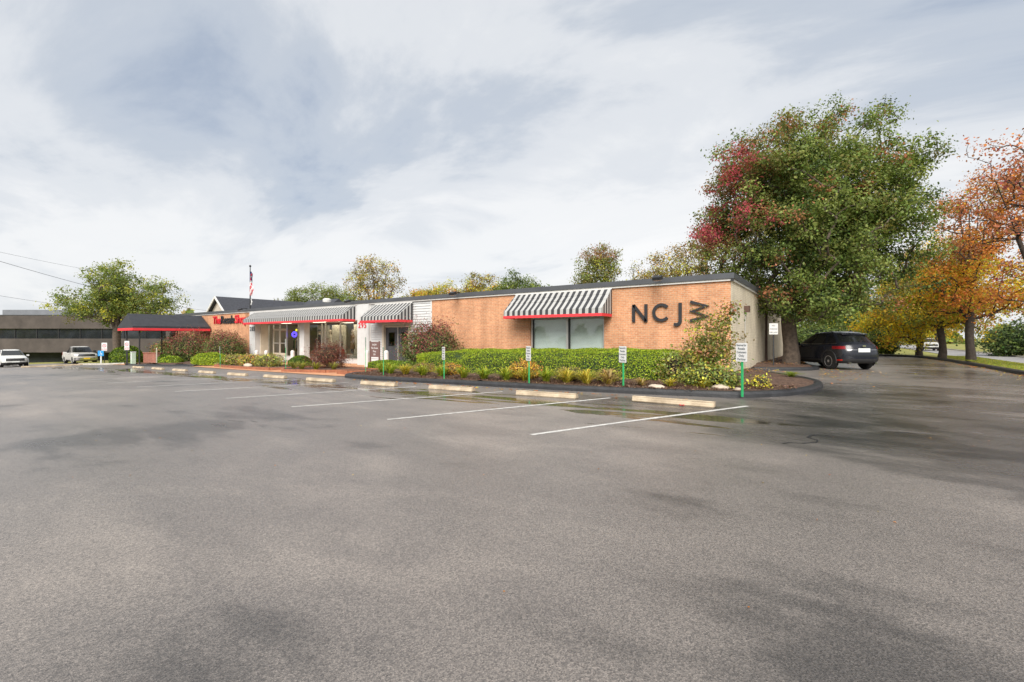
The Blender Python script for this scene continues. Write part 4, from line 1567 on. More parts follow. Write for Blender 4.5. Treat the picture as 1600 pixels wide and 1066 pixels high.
# left tree in front of the office
tree('shade_tree', 'round green shade tree with yellowing tips before the office block', (-64.6, 15.7, g(-64.6) + .1),
     [uv(0, 0, 8.6, 3.6, 3, 2.6), uv(-3.6, 0, 6.3, 2.6, 2.4, 1.5), uv(3.2, 0, 7.2, 2.8, 2.6, 1.9), uv(5.0, 0, 6.3, 1.9, 2, 1.0), uv(-2.4, 0, 4.6, 2.9, 2.6, 1.0), uv(2.6, 0, 4.9, 2.4, 2.4, 1.0), uv(0, 0, 6.4, 3.2, 3, 2)],
     460, 28000, 0.18, [(4, GRN2), (3, GRN3), (2, GRN), (1.6, YGR), (.6, OLV)], 0.36, 3.4, 51, cl_r=0.6, clumps=130, spread=1.1)

# trees behind the shop
BK = 'trees rising behind the flat shop roof'
tree('autumn_tree', 'wide green bushy tree behind the long awning and roof vent', (-70.0, 42.3, -1.4),
     [uv(0, 0, 9.0, 4.2, 3, 2.8), uv(-3.4, 0, 8.2, 2.6, 2.4, 2.2), uv(3.6, 0, 8.8, 2.6, 2.4, 2.4), uv(5.8, 0, 8.2, 2.2, 2, 2.0)], 300, 17000, 0.21, [(4, GRN2), (2, OLV), (3, GRN3), (1, GRN)], 0.3, 5, 61, group=BK, cl_r=0.8)
tree('autumn_tree', 'mixed olive crown low behind the airy tree and the siding', (-55.0, 55.0, -0.5),
     [uv(0, 0, 8.0, 4.0, 3, 2.4), uv(4.2, 0, 7.6, 3.0, 2.4, 2.4), uv(-3.8, 0, 7.6, 2.6, 2.4, 2.0)], 260, 13000, 0.22, [(3, OLV), (3, GRN2), (2, YGR), (1, GOLD)], 0.3, 4.5, 62, group=BK, cl_r=0.85)
tree('autumn_tree', 'broad yellow green crown filling the gap behind the golden and green trees', (-44.0, 60.0, -0.3),
     [uv(0, 0, 8.2, 4.0, 3, 2.4), uv(4.0, 0, 8.0, 2.8, 2.4, 2.4), uv(-4.0, 0, 7.8, 2.8, 2.4, 2.2)], 260, 13000, 0.22, [(3, GRN2), (3, YGR), (2, OLV), (1, GRN3)], 0.3, 4.5, 66, group=BK, cl_r=0.85)
tree('autumn_tree', 'tall airy yellow olive tree showing its forked trunks behind the small awning', (-49.6, 38.5, -0.3),
     [uv(-.4, 0, 10.6, 2.4, 2.2, 2.0), uv(-2.4, 0, 8.9, 1.7, 1.6, 1.9), uv(2.3, 0, 9.4, 1.6, 1.6, 2.4), uv(0, 0, 7.6, 2.7, 2.3, 1.7)], 230, 6500, 0.19, [(3, OLV), (3, TAN), (2, YGR), (1, GOLD)], 0.26, 3.6, 63, group=BK, cl_r=0.7)
tree('autumn_tree', 'small gold and green tree low behind the siding section of the shop', (-47.2, 44.0, -0.3),
     [uv(0, 0, 6.9, 1.5, 1.4, 1.7)], 90, 3000, 0.19, [(2, GOLD), (2, YGR), (2, GRN3), (1, ORG)], 0.16, 4, 64, group=BK, cl_r=0.6)
tree('autumn_tree', 'golden yellow tree behind the brick next to the siding', (-43.6, 45.2, -0.3),
     [uv(0, 0, 7.3, 2.6, 2.2, 2.0), uv(-2.0, 0, 6.9, 1.6, 1.5, 1.6)], 160, 6000, 0.19, [(2, GOLD), (4, YGR), (.6, ORG), (2, OLV)], 0.22, 4, 65, group=BK, cl_r=0.7)
tree('autumn_tree', 'spiky topped yellow olive tree beside the golden one behind the roof', (-41.6, 48.5, -0.3),
     [uv(.3, 0, 9.0, 1.3, 1.4, 2.4), uv(2.6, 0, 8.6, 2.0, 1.6, 2.2), uv(0, 0, 7, 2.5, 2, 1.6)], 180, 6500, 0.19, [(3, OLV), (3, YGR), (1, TAN), (1, GOLD)], 0.22, 4, 67, group=BK, cl_r=0.65)
tree('autumn_tree', 'compact blue green tree behind the roof above the big window awning', (-34.0, 49.3, 0),
     [uv(0, 0, 7.9, 2.4, 2.2, 2.3), uv(2.4, 0, 7.1, 1.7, 1.6, 1.7), uv(-1.8, 0, 7.3, 1.6, 1.6, 1.7)], 200, 8500, 0.19, [(4, GRN), (2, GRN2), (1, DGRN)], 0.22, 4, 69, group=BK, cl_r=0.65)
tree('autumn_tree', 'upright oval tree turning from green to rust behind the NCJ wall', (-21.4, 46.3, 0),
     [uv(0, 0, 8.9, 2.5, 2.3, 2.6), uv(.5, 0, 10.2, 2.0, 1.9, 1.5), uv(-.5, 0, 7.2, 2.2, 2.0, 1.8)], 300, 11000, 0.165, [(3, GRN2), (3, OLV), (2, GRN3), (2, RUST)], 0.24, 3.6, 71, group=BK, cl_r=0.62,
     colfn=lambda P, r: np.where(((P[:, 2] > 9.9) & (r.random(len(P)) < .85))[:, None], pick_cols([(2, RUST), (1, TAN), (1, OLV)], len(P), r), pick_cols([(3, GRN2), (3, OLV), (2, GRN3), (1, YGR)], len(P), r)))
tree('autumn_tree', 'nearly bare twiggy sapling rising over the roof beside the maple', (-19.6, 53.5, 0),
     [uv(0, 0, 8.6, 1.3, 1.2, 2.6)], 60, 500, 0.16, [(3, OLV), (2, YGR)], 0.13, 5, 73, group=BK, cl_r=0.5)
tree('autumn_tree', 'olive yellow tree behind the roof corner touching the maple crown', (-14.9, 51.3, 0),
     [uv(0, 0, 9.0, 2.7, 2.3, 2.5), uv(-2.0, 0, 7.9, 1.9, 1.8, 1.8), uv(2.6, 0, 9.4, 2.4, 2.2, 2.7)], 280, 8500, 0.18, [(3, OLV), (3, TAN), (2, YGR), (1, GOLD)], 0.24, 4, 75, group=BK, cl_r=0.7)

# far belt of trees closing the horizon all round (one mass)
rngb = np.random.default_rng(5)
nb = 80000
ang = rngb.uniform(-math.pi, math.pi, nb)
rr_ = 165 + 14 * np.sin(ang * 7) + rngb.normal(size=nb) * 5
hh = (5.0 + 2.2 * np.sin(ang * 23) + 1.6 * np.sin(ang * 61 + 1) + 1.2 * np.sin(ang * 131)) * 1.7 * np.sqrt(rngb.random(nb))
Cb = np.stack([rr_ * np.sin(ang), rr_ * np.cos(ang), hh - 4.0], axis=1)
o = leaf_cloud('treeline', Cb, np.full(nb, 1.7), jitter(pick_cols([(3, OLV), (3, GRN2), (2, GRN), (1, TAN), (1, YGR)], nb, rngb), rngb), M['leaf'], rng=rngb)
tag(o, 'far belt of mixed autumn trees along the horizon', 'trees', kind='stuff')


# ------------------------------------------------------------------ hedges and shrubs
def nz(x, y, s):
    return (math.sin(x * 1.9 + s) * math.cos(y * 2.3 - s) + .6 * math.sin(x * 4.1 + y * 1.3 + 2 * s) + .35 * math.sin(x * 8.3 - y * 6.1 + s))


def hedge(name, label, cx, cy, lx, ly, z0, h, pal, n, leaf, seed, rz=0.0, bump=.06, round_=4.0, rise=0.0, notch=None, cat='hedge'):
    """clipped hedge: leaves over a rounded block surface, a darker mass of inner leaves behind them"""
    rng = np.random.default_rng(seed)
    root = empty(name, (cx, cy, z0), rz)
    tag(root, label, cat)

    def top(x, y):
        e = (abs(x) / (lx / 2)) ** round_ + (abs(y) / (ly / 2)) ** round_
        k = max(0.0, 1 - e) ** (1 / round_)
        b_ = bump * nz(x, y, seed)
        if notch:
            for (nx, ny, nr, nd) in notch:
                b_ -= nd * math.exp(-((x - nx) ** 2 + (y - ny) ** 2) / nr ** 2)
        return (h + b_ + rise * (y / ly + .5)) * (0.10 + 0.90 * k)
    pts, nr = [], []
    while len(pts) < n:
        x, y = rng.uniform(-lx / 2, lx / 2), rng.uniform(-ly / 2, ly / 2)
        e = (abs(x) / (lx / 2)) ** round_ + (abs(y) / (ly / 2)) ** round_
        if e > 1:
            continue
        t = top(x, y)
        if rng.random() < 0.42:
            # push a share of the leaves to the sides
            s = (0.93 + 0.07 * rng.random()) / max(1e-3, e ** (1 / round_))
            x, y = x * s, y * s
            z = top(x * .93, y * .93) * rng.random()
            nn = np.array([x / lx ** 2, y / ly ** 2, 0])
            nn = nn / max(1e-6, np.linalg.norm(nn)) * 1.2
        else:
            z = t - abs(rng.normal()) * 0.04
            nn = np.array([0, 0, 1.1])
        pts.append((x, y, max(0.01, z)))
        nr.append(nn)
    C = np.array(pts)
    nr = np.array(nr)
    cols = jitter(pick_cols(pal, n, rng), rng, .2)
    leaf_cloud('foliage', C, leaf * np.exp(rng.normal(size=n) * .25), cols, M['leafdense'], root, nrm=nr, rng=rng, up=.2, droop=0)
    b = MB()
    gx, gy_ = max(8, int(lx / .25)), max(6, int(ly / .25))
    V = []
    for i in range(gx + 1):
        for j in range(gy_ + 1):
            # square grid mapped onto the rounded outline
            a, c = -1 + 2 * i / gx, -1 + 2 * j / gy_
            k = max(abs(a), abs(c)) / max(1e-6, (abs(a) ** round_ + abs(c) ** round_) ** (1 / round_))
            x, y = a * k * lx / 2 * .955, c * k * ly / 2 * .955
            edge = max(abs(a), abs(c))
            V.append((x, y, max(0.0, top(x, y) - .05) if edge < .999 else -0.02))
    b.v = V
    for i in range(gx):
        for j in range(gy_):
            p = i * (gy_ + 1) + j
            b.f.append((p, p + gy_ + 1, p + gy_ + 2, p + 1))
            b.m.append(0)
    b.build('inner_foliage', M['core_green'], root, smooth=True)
    return root


def shrub(name, label, x, y, z, rx, ry, h, pal, n, leaf, seed, colfn=None, core='core_brown', loose=.16, cat='shrub', group=None, stems=9, aspect=.62):
    """rounded free-growing shrub: twigs from one foot, leaves thickening towards the skin"""
    rng = np.random.default_rng(seed)
    root = empty(name, (x, y, z))
    tag(root, label, cat, group)
    d = unit(rng.normal(size=(n, 3)))
    low_ = d[:, 2] < 0
    hor = np.hypot(d[:, 0], d[:, 1])[:, None]
    d[:, :2] = np.where(low_[:, None], d[:, :2] / np.maximum(hor, .25) * (1 - .30 * np.abs(d[:, 2:3])), d[:, :2])
    lump = 1 + .12 * np.sin(d[:, 0] * 6 + seed) * np.sin(d[:, 1] * 5 + 2 * seed) + .09 * np.sin(d[:, 2] * 9 + d[:, 0] * 7 + seed) + .05 * np.sin(d[:, 1] * 19 + seed)
    r = (0.60 + 0.40 * rng.random(n) ** .55) * lump + np.abs(rng.normal(size=n)) * loose * (rng.random(n) < .3)
    C = np.stack([d[:, 0] * rx * r, d[:, 1] * ry * r, np.maximum(.02, h * .40 + np.where(low_, d[:, 2] * .40, d[:, 2] * .60) * r * h)], axis=1)
    cols = jitter(pick_cols(pal, n, rng) if colfn is None else colfn(C, rng), rng, .2)
    leaf_cloud('foliage', C, leaf * np.exp(rng.normal(size=n) * .25), cols, M['leafdense'], root, nrm=d * .7, rng=rng, aspect=aspect)
    b = MB()
    for k in range(stems):
        a = rng.uniform(0, 2 * math.pi)
        e = rng.uniform(.3, .85)
        b.tube([(0.08 * math.cos(a), .08 * math.sin(a), -.05), (rx * e * .5 * math.cos(a), ry * e * .5 * math.sin(a), h * .45),
                (rx * e * math.cos(a), ry * e * math.sin(a), h * rng.uniform(.75, 1.0))], [.022, .016, .006], 5)
    b.build('stems', M['twig'], root)
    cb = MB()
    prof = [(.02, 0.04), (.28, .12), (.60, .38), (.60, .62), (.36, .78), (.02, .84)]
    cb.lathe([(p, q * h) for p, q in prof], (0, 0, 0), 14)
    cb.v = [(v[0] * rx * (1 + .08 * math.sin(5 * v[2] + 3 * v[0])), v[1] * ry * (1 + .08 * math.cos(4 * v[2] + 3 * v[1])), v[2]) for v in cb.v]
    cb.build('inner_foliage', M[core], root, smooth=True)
    return root


def clump(name, label, x, y, z, r, h, pal, n, seed, cat='plant', group=None, width=.016):
    """arching strap leaves from one foot (daylily, ornamental grass)"""
    rng = np.random.default_rng(seed)
    V, F, Cc = [], [], []
    for k in range(n):
        a = rng.uniform(0, 2 * math.pi)
        rr = r * rng.uniform(.35, 1.05)
        hh_ = h * rng.uniform(.55, 1.1) * (1 - .35 * rr / r)
        f = rng.uniform(0, .10)
        base = np.array([f * math.cos(a * 3), f * math.sin(a * 3), 0])
        out = np.array([math.cos(a), math.sin(a), 0])
        side = np.array([-math.sin(a), math.cos(a), 0]) * width * rng.uniform(.7, 1.3)
        c = jitter(pick_cols(pal, 1, rng), rng)[0]
        b0 = len(V)
        for t, wv in ((0, .8), (.4, 1.0), (.75, .8), (1.0, .12)):
            p = base + out * rr * t ** 1.25 + np.array([0, 0, hh_ * math.sin(min(1, t * .98) * math.pi * .62) * 1.06])
            V.append(p - side * wv)
            V.append(p + side * wv)
            Cc += [c] * 2
        for i in range(3):
            F.append((b0 + 2 * i, b0 + 2 * i + 1, b0 + 2 * i + 3, b0 + 2 * i + 2))
    me = arr_mesh(name, np.array(V), np.array(F), M['leaf'], np.array(Cc))
    o = link(name, me, None, (x, y, z))
    return tag(o, label, cat, group)


BGRN = (0.220, 0.320, 0.014)
BGRN2 = (0.340, 0.420, 0.020)
HGRN = (0.085, 0.140, 0.012)
HP = [(3, BGRN), (4, BGRN2), (1.2, HGRN)]
hedge('clipped_hedge', 'long bright green clipped hedge under the big window', -9.45, 15.15, 11.9, 2.9, bedz(-9.4) - .02, .92, HP, 95000, .036, 3, 0, .035, 6.0, .14,
      [(-3.2, -1.2, .45, .30), (-1.0, -1.45, .35, .22), (2.1, -1.3, .5, .12), (3.6, -1.45, .35, .14)])
_h = bpy.data.objects['clipped_hedge']
_h.rotation_euler = (0, math.atan(-.0168), 0)
hedge('clipped_hedge', 'small dark topped clipped hedge before the brown notice board', -18.75, 15.4, 2.2, 1.3, bedz(-18.7), .42, [(2, BGRN), (1.2, BGRN2), (3, HGRN)], 9000, .05, 5, 0, .03, 4)
hedge('clipped_hedge', 'low domed bright green hedge below the shop sign wall', -37.6, 14.5, 4.0, 1.9, bedz(-37.6) - .05, .86, HP, 16000, .06, 6, 0, .03, 2.4)
hedge('clipped_hedge', 'small green mound hedge beside the domed hedge and dark bush', -44.2, 14.2, 2.7, 1.4, bedz(-44.2) - .05, .62, [(2, BGRN), (1, BGRN2), (2, HGRN)], 4500, .085, 7, 0, .03, 2.4)
hedge('clipped_hedge', 'dark green mound hedge next to the low brick planter wall', -47.3, 14.9, 2.3, 1.5, bedz(-47.3) - .05, .85, [(1, BGRN), (3, HGRN), (1, DGRN)], 4500, .09, 8, 0, .04, 2.2)
hedge('clipped_hedge', 'dark round hedge at the canopy end by the shade tree', -58.4, 15.0, 4.0, 2.6, g(-58.4) + .08, 1.72, [(1.4, BGRN), (3, HGRN), (1, DGRN)], 9000, .11, 9, 0, .06, 2.3)
hedge('clipped_hedge', 'little round green shrub at the storefront glass behind the green post', -26.7, 15.2, 1.6, 1.2, bedz(-26.7), .62, [(1, BGRN), (3, HGRN)], 3000, .07, 10, 0, .03, 2.3)


def burn_cols(red):
    def f(C, rng):
        n = len(C)
        c = pick_cols([(3, GRN), (3, DGRN), (1, OLV), (1, GRN2)], n, rng)
        hi = (C[:, 2] / C[:, 2].max()) ** 1.2 * red + .12 * np.sin(C[:, 0] * 3.1) * red > rng.random(n)
        c[hi] = pick_cols([(3, (.25, .065, .055)), (3, (.19, .05, .045)), (2, (.33, .09, .08)), (1.5, (.15, .10, .045))], int(hi.sum()), rng)
        return c
    return f


shrub('burning_bush', 'wide green and dull red burning bush against the orange brick by the door', -16.9, 16.6, bedz(-16.9) - .1, 1.68, 1.35, 2.45,
      [], 26000, .062, 21, burn_cols(1.15), loose=.2, stems=16)
shrub('burning_bush', 'long red topped bush in front of the canopy, larger of the sign wall pair', -47.2, 16.4, bedz(-47.2) - .1, 2.9, 1.7, 2.85, [], 24000, .085, 23, burn_cols(1.0), loose=.15, stems=12)
shrub('burning_bush', 'red topped bush directly beneath the shop sign', -40.9, 16.8, bedz(-40.9) - .1, 2.2, 1.4, 2.55, [], 20000, .08, 25, burn_cols(.85), loose=.15, stems=12)
shrub('burning_bush', 'brownish bush seen under the canopy behind the posts', -54.5, 17.0, g(-54.5) + .1, 2.0, 1.1, 2.0, [(2, OLV), (2, RUST), (2, GRN)], 5000, .13, 26, loose=.15)
shrub('maple_bush', 'dark red feathery cut leaf maple bush before the display windows', -23.2, 14.9, bedz(-23.2), 1.08, .95, 1.38, [(3, (.16, .045, .030)), (2, (.22, .07, .04)), (1, (.10, .035, .028)), (.6, TAN)], 8000, .075, 27, loose=.3, stems=12, aspect=.3)
VAR = [(2, GRN2), (2, YGR), (2, (.36, .26, .13)), (1.4, (.30, .13, .07)), (1, HGRN)]
shrub('azalea', 'variegated azalea at the far end of the shop planter', -33.2, 14.4, bedz(-33.2), 1.05, .7, .72, VAR, 3200, .075, 28, cat='shrub')
shrub('azalea', 'orange tinged azalea in the middle of the shop planter', -31.0, 14.3, bedz(-31), 1.0, .7, .72, VAR + [(2, ORG)], 3200, .075, 29)
shrub('azalea', 'green and cream azalea in the shop planter nearest the green post', -28.6, 14.3, bedz(-28.6), 1.1, .75, .74, VAR + [(2, GRN3)], 3400, .075, 30)
shrub('spirea', 'golden orange spirea before the long hedge beside the white reserved sign', -8.75, 13.1, bedz(-8.7) + .05, .62, .42, .56, [(3, GOLD), (2, (.40, .22, .07)), (2, ORG), (2, OLV), (1, YGR)], 3600, .06, 31, loose=.2)
shrub('spirea', 'rust and yellow spirea before the left end of the long hedge', -12.3, 13.2, bedz(-12.3) + .05, .55, .36, .44, [(3, (.30, .15, .06)), (2, GOLD), (2, OLV), (1, ORG)], 2200, .055, 32, loose=.2)
shrub('spirea', 'faded brown spirea between the burning bush and the first daylilies', -14.2, 13.6, bedz(-14.2) + .03, .62, .36, .42, [(3, (.26, .14, .07)), (2, OLV), (1, GOLD)], 2000, .055, 33, loose=.2)
shrub('spirea', 'pale olive low shrub at the hedge foot near the tallest hedge dip', -7.0, 13.05, bedz(-7) + .05, .55, .32, .42, [(3, OLV), (2, YGR), (1, TAN)], 1800, .05, 34, loose=.22)
shrub('spirea', 'thin olive shrub at the hedge foot below the window mullion', -5.75, 13.2, bedz(-5.7) + .05, .45, .3, .36, [(3, OLV), (2, YGR), (1, TAN)], 1200, .05, 35, loose=.22)
shrub('ground_shrub', 'dark green low shrub between door and burning bush', -16.5, 14.7, bedz(-16.5), .55, .45, .45, [(3, HGRN), (1, BGRN)], 1600, .06, 36)


# tall loose shrub at the corner of the building
def corner_cols(C, rng):
    c = pick_cols([(3, GRN2), (3, YGR), (2, OLV), (2, (.36, .22, .09)), (1, GRN)], len(C), rng)
    out = (np.abs(C[:, 0]) > .45) & (C[:, 2] > .9) & (rng.random(len(C)) < .6)
    c[out] = pick_cols([(3, (.40, .24, .11)), (2, TAN), (1, RUST)], int(out.sum()), rng)
    return c


cs = tree('corner_sapling', 'tall loose leafy shrub growing at the brick corner beneath the sideways W', (-2.92, 14.0, bedz(-2.9)),
          [(0, 0, .85, .80, .6, .7), (-.15, 0, 1.45, .40, .35, .6), (.50, .1, 1.5, .40, .35, .65), (-.2, 0, 2.0, .14, .14, .4), (.55, 0, 2.2, .2, .2, .3)],
          120, 3600, .08, [(3, GRN2), (3, YGR), (2, OLV), (2, (.36, .22, .09)), (1, GRN)], .05, .5, 81, bark='twig', cl_r=.30, colfn=corner_cols, cat='shrub', trunk_name='stems', tip=.004)
shrub('weed_shrub', 'low yellow green leafy growth at the foot of the corner shrub', -2.75, 13.15, bedz(-2.7), .75, .4, .62, [(4, GRN2), (2, YGR), (1, OLV), (1, GRN)], 2600, .07, 83, loose=.3)
shrub('weed_shrub', 'yellowing sprig beside the green signpost at the bed corner', -1.62, 13.7, bedz(-1.5), .26, .2, .34, [(1, YEL), (3, YGR), (1, TAN)], 500, .05, 84, loose=.3)
shrub('weed_shrub', 'green olive shrub hugging the right end of the long hedge', -3.75, 14.0, bedz(-3.7), .65, .55, .95, [(3, GRN2), (2, OLV), (2, TAN), (1, YGR)], 2400, .075, 85, loose=.3)

# daylilies and grasses along the kerb of the front bed
DL = [(3, (.34, .42, .045)), (2, (.46, .46, .05)), (2, (.20, .30, .035))]
DY = [(3, (.58, .47, .07)), (2, (.46, .42, .06)), (1, (.26, .28, .05))]
DT = [(3, (.46, .34, .14)), (2, (.36, .24, .10)), (1, (.48, .38, .06))]
spots = [(-16.2, 13.0, DL, 'first daylily clump from the terracotta planter, green'), (-15.3, 12.7, DL, 'second daylily clump from the terracotta planter, full and green'),
         (-14.3, 12.65, DY, 'third daylily clump from the terracotta planter, yellowing'), (-13.2, 12.55, DL, 'fourth daylily clump from the terracotta planter'),
         (-12.15, 12.5, DL, 'daylily clump just behind the leftmost white reserved sign'), (-10.95, 12.4, DL, 'bright green daylily clump one step on from the leftmost white sign'),
         (-9.95, 12.35, DL, 'daylily clump halfway between the two leftmost white signs'), (-9.0, 12.35, DL, 'blue green daylily clump with a thin upright stalk'),
         (-8.25, 12.4, DY, 'daylily clump below the golden orange spirea'), (-7.5, 12.45, DL, 'green clump at the foot of the second white sign'),
         (-6.75, 12.45, DY, 'yellow green clump right of the second white sign'), (-6.1, 12.45, DY, 'bright yellow daylily clump before the hedge'),
         (-5.4, 12.5, DT, 'straw and yellow daylily clump with dry stalks'), (-4.45, 12.6, DT, 'dry straw tuft at the foot of the third white sign'),
         (-3.7, 12.75, DY, 'small yellow tuft by the pale kerb stone'), (-2.85, 12.85, DY, 'yellow tuft in front of the corner shrub')]
for k, (x, y, pal, lb) in enumerate(spots):
    small = x > -4.6
    clump('daylily', lb, x, y, bedz(x) + .0, .36 if small else .56, .28 if small else .50, pal, 55 if small else 120, 300 + k, group='daylily clumps along the front kerb')
for k, (x, y, lb) in enumerate([(-24.3, 13.5, 'ornamental grass at the near corner of the maple planter'), (-23.2, 13.3, 'ornamental grass in front of the dark red maple'),
                                (-22.0, 13.4, 'ornamental grass right of the dark red maple'), (-20.9, 13.7, 'ornamental grass beside the second green post')]):
    clump('ornamental_grass', lb, x, y, bedz(x), .55, .42, [(3, OLV), (2, GRN3), (2, YGR), (1, TAN)], 120, 340 + k, group='grasses round the maple bush', width=.011)
clump('grass_tuft', 'short green grass tuft on the bare soil near the driveway notch', -1.2, 18.0, bedz(-1.2) + .02, .5, .2, [(3, GRN3), (2, BGRN)], 130, 351, width=.012)

# evergreens across the street and low bushes by the drive end
shrub('evergreen_bush', 'dark evergreen bush mass across the street under the oaks', 15.6, 62, -.3, 4.2, 3.0, 3.2, [(4, DGRN), (2, GRN)], 9000, .22, 91, core='core_green')
shrub('evergreen_bush', 'second dark evergreen bush across the street at the picture edge', 17.2, 53, -.3, 3.4, 3.0, 2.9, [(4, DGRN), (2, GRN)], 8000, .22, 92, core='core_green')
shrub('evergreen_bush', 'dark green bush beside the lawn behind the crossover', 2.9, 49.0, .05, 1.4, 1.3, 1.5, [(3, GRN), (2, DGRN), (1, YGR)], 4000, .15, 93, core='core_green')
shrub('evergreen_bush', 'broad green bush hidden behind the crossover at the drive end', -1.2, 51.0, .05, 3.2, 2.0, 2.6, [(3, GRN), (2, DGRN), (1, GRN2)], 7000, .17, 94, core='core_green')
shrub('evergreen_bush', 'grey green bush behind the tree trunk at the wall end', -4.2, 44.5, .05, 2.2, 1.8, 3.0, [(3, GRN), (2, DGRN), (1, GRN2)], 6000, .15, 95, core='core_green')

# grass blades on the near verge and fallen leaves
rg = np.random.default_rng(77)
ng = 26000
gx_ = rg.uniform(6.35, 8.6, ng)
gy2 = rg.uniform(20, 46, ng)
gz_ = np.where(gx_ < 8, .10, .10 - (gx_ - 8) * .34)
keep = gx_ > 6.3 - np.maximum(0, gy2 - 27) * .04 + .1
C = np.stack([gx_, gy2, gz_ + .03], axis=1)[keep]
o = leaf_cloud('lawn_grass', C, np.full(len(C), .09), jitter(pick_cols([(3, GRN3), (2, BGRN), (2, YGR), (1, TAN)], len(C), rg), rg, .25), M['leaf'], rng=rg, aspect=.15, up=.0, droop=-1.6)
tag(o, 'short grass of the verge between driveway and street', 'grass', kind='stuff')


def fallen(n, fn, seed, nm, lb):
    r = np.random.default_rng(seed)
    P = fn(r, n)
    z = np.array([g(p[0]) for p in P]) + P[:, 2]
    C = np.stack([P[:, 0], P[:, 1], z + .012], axis=1)
    o = leaf_cloud(nm, C, (.022 if nm == 'asphalt_grit' else .075) * np.exp(r.normal(size=len(C)) * .3), jitter(pick_cols([(3, (.42, .26, .12)), (2, ORG), (2, (.55, .42, .25)), (1.5, REDO), (1, YEL)], len(C), r), r, .25), M['leaf'], rng=r, nrm=np.tile([0, 0, 5.0], (len(C), 1)), up=3.0, droop=0, aspect=.75)
    return tag(o, lb, 'leaves', kind='stuff')


def near_right(r, n):
    y = r.uniform(20, 42, n)
    x = 6.3 - np.maximum(0, y - 27) * .045 - .18 - np.abs(r.normal(size=n)) * .35
    return np.stack([x, y, np.zeros(n)], axis=1)


def near_tree(r, n):
    x = -.2 + r.normal(size=n) * 1.0
    y = 23.5 + r.normal(size=n) * 2.6
    k = (x > -.55) & (y > 17)
    return np.stack([x, y, np.zeros(n)], axis=1)[k]


def on_beds(r, n):
    x = r.uniform(-3, -1.0, n)
    y = r.uniform(18.5, 38, n)
    k = ((y < 21) & (x < -1.8 - (y - 20.2) * .5)) | ((y > 24.6) & (x < -1.2 - np.maximum(0, y - 27) * .25))
    return np.stack([x, y, np.full(n, .24)], axis=1)[k]


fallen(420, near_right, 1, 'fallen_leaves', 'scattered fallen leaves along the driveway kerb')
fallen(420, near_tree, 2, 'fallen_leaves', 'scattered fallen leaves on the asphalt around the maple and crossover')
def on_lot(r, n):
    x = r.uniform(-22, 6, n)
    y = r.uniform(1.2, 10, n) ** 1.0
    return np.stack([x, y, np.full(n, -.006)], axis=1)


_o = fallen(150, on_lot, 6, 'asphalt_grit', 'specks of grit and leaf scraps scattered over the asphalt')
fallen(260, lambda r, n: np.stack([r.uniform(-16, -2.2, n), 11.35 + np.abs(r.normal(size=n)) * -.25, np.full(n, .0)], axis=1), 8, 'fallen_leaves', 'leaf scraps washed up against the front kerb')
fallen(1100, on_beds, 3, 'fallen_leaves', 'brown fallen leaves on the soil at the end wall')
rm = np.random.default_rng(9)
nm_ = 15000
mx_ = rm.uniform(-17.2, -.8, nm_)
my_ = rm.uniform(11.9, 14.2, nm_)
kk = my_ > 11.8 + np.maximum(0, mx_ + 3) * .75 + .15
mx_, my_ = mx_[kk], my_[kk]
mz = np.array([bedz(a) for a in mx_]) + .02 + .05 * np.minimum(1, (my_ - 11.8) / 2)
C = np.stack([mx_, my_, mz], axis=1)
o = leaf_cloud('mulch_chips', C, .055 * np.exp(rm.normal(size=len(C)) * .35), jitter(pick_cols([(4, (.10, .048, .032)), (2, (.17, .10, .065)), (1, (.28, .19, .13))], len(C), rm), rm, .25), M['leafdense'], rng=rm, nrm=np.tile([0, 0, 1.4], (len(C), 1)), aspect=.35)
tag(o, 'shredded bark chips covering the front bed', 'mulch', kind='stuff')


# ================================================================== LOT FURNITURE
ordn = ['first', 'second', 'third', 'fourth', 'fifth', 'sixth', 'seventh', 'eighth', 'ninth', 'tenth', 'eleventh', 'twelfth']
ws = MB()
prof = [(-.10, 0), (-.095, .05), (-.065, .115), (-.05, .125), (.05, .125), (.065, .115), (.095, .05), (.10, 0)]
ws.prism(prof, -.90, .90, 'x')
for s in (-1, 1):      # anchor pin heads
    ws.lathe([(.022, .125), (.022, .132), (.012, .134)], (s * .62, 0, 0), 8)
ws_me = ws.mesh('wheel_stop', M['stopc'])
_bv = bmesh.new()
_bv.from_mesh(ws_me)
bmesh.ops.bevel(_bv, geom=[e for e in _bv.edges if e.calc_length() > .03 and abs(e.verts[0].co.x) > .85 and abs(e.verts[1].co.x) > .85], offset=.018, segments=2, affect='EDGES')
_bv.to_mesh(ws_me)
_bv.free()
stops = [(-2.98, 10.4, -.2), (-6.15, 10.2, .6), (-9.5, 10.2, -.5), (-12.85, 10.15, .4), (-16.35, 10.15, 0), (-20.0, 10.25, -1.0),
         (-23.4, 10.2, .8), (-27.1, 10.3, 0), (-31.1, 10.42, 1.0), (-34.7, 10.45, -.6), (-38.9, 10.6, .3)]
for i, (x, y, a) in enumerate(stops):
    o = link('wheel_stop', ws_me, None, (x, y, g(x)), (0, -math.atan(.0168) if x < -3 else 0, R(a)))
    lb = 'pale concrete wheel stop beside the driveway corner with a red leaf at its foot' if i == 0 else '%s pale concrete wheel stop counted from the driveway corner' % ordn[i]
    tag(o, lb, 'wheel stop', 'wheel stops along the shop front')
for i, (x, y, lb) in enumerate([(-57.6, 8.6, 'wheel stop in front of the silver white crossover'), (-59.2, 10.6, 'wheel stop between the crossover and the pickup'), (-61.0, 13.0, 'wheel stop at the nose of the silver pickup')]):
    o = link('wheel_stop', ws_me, None, (x, y, g(x)), (0, 0, R(88)))
    o.scale = (1.15, 1.2, 1.1)
    tag(o, lb, 'wheel stop', 'wheel stops before the parked cars')
lf = MB()
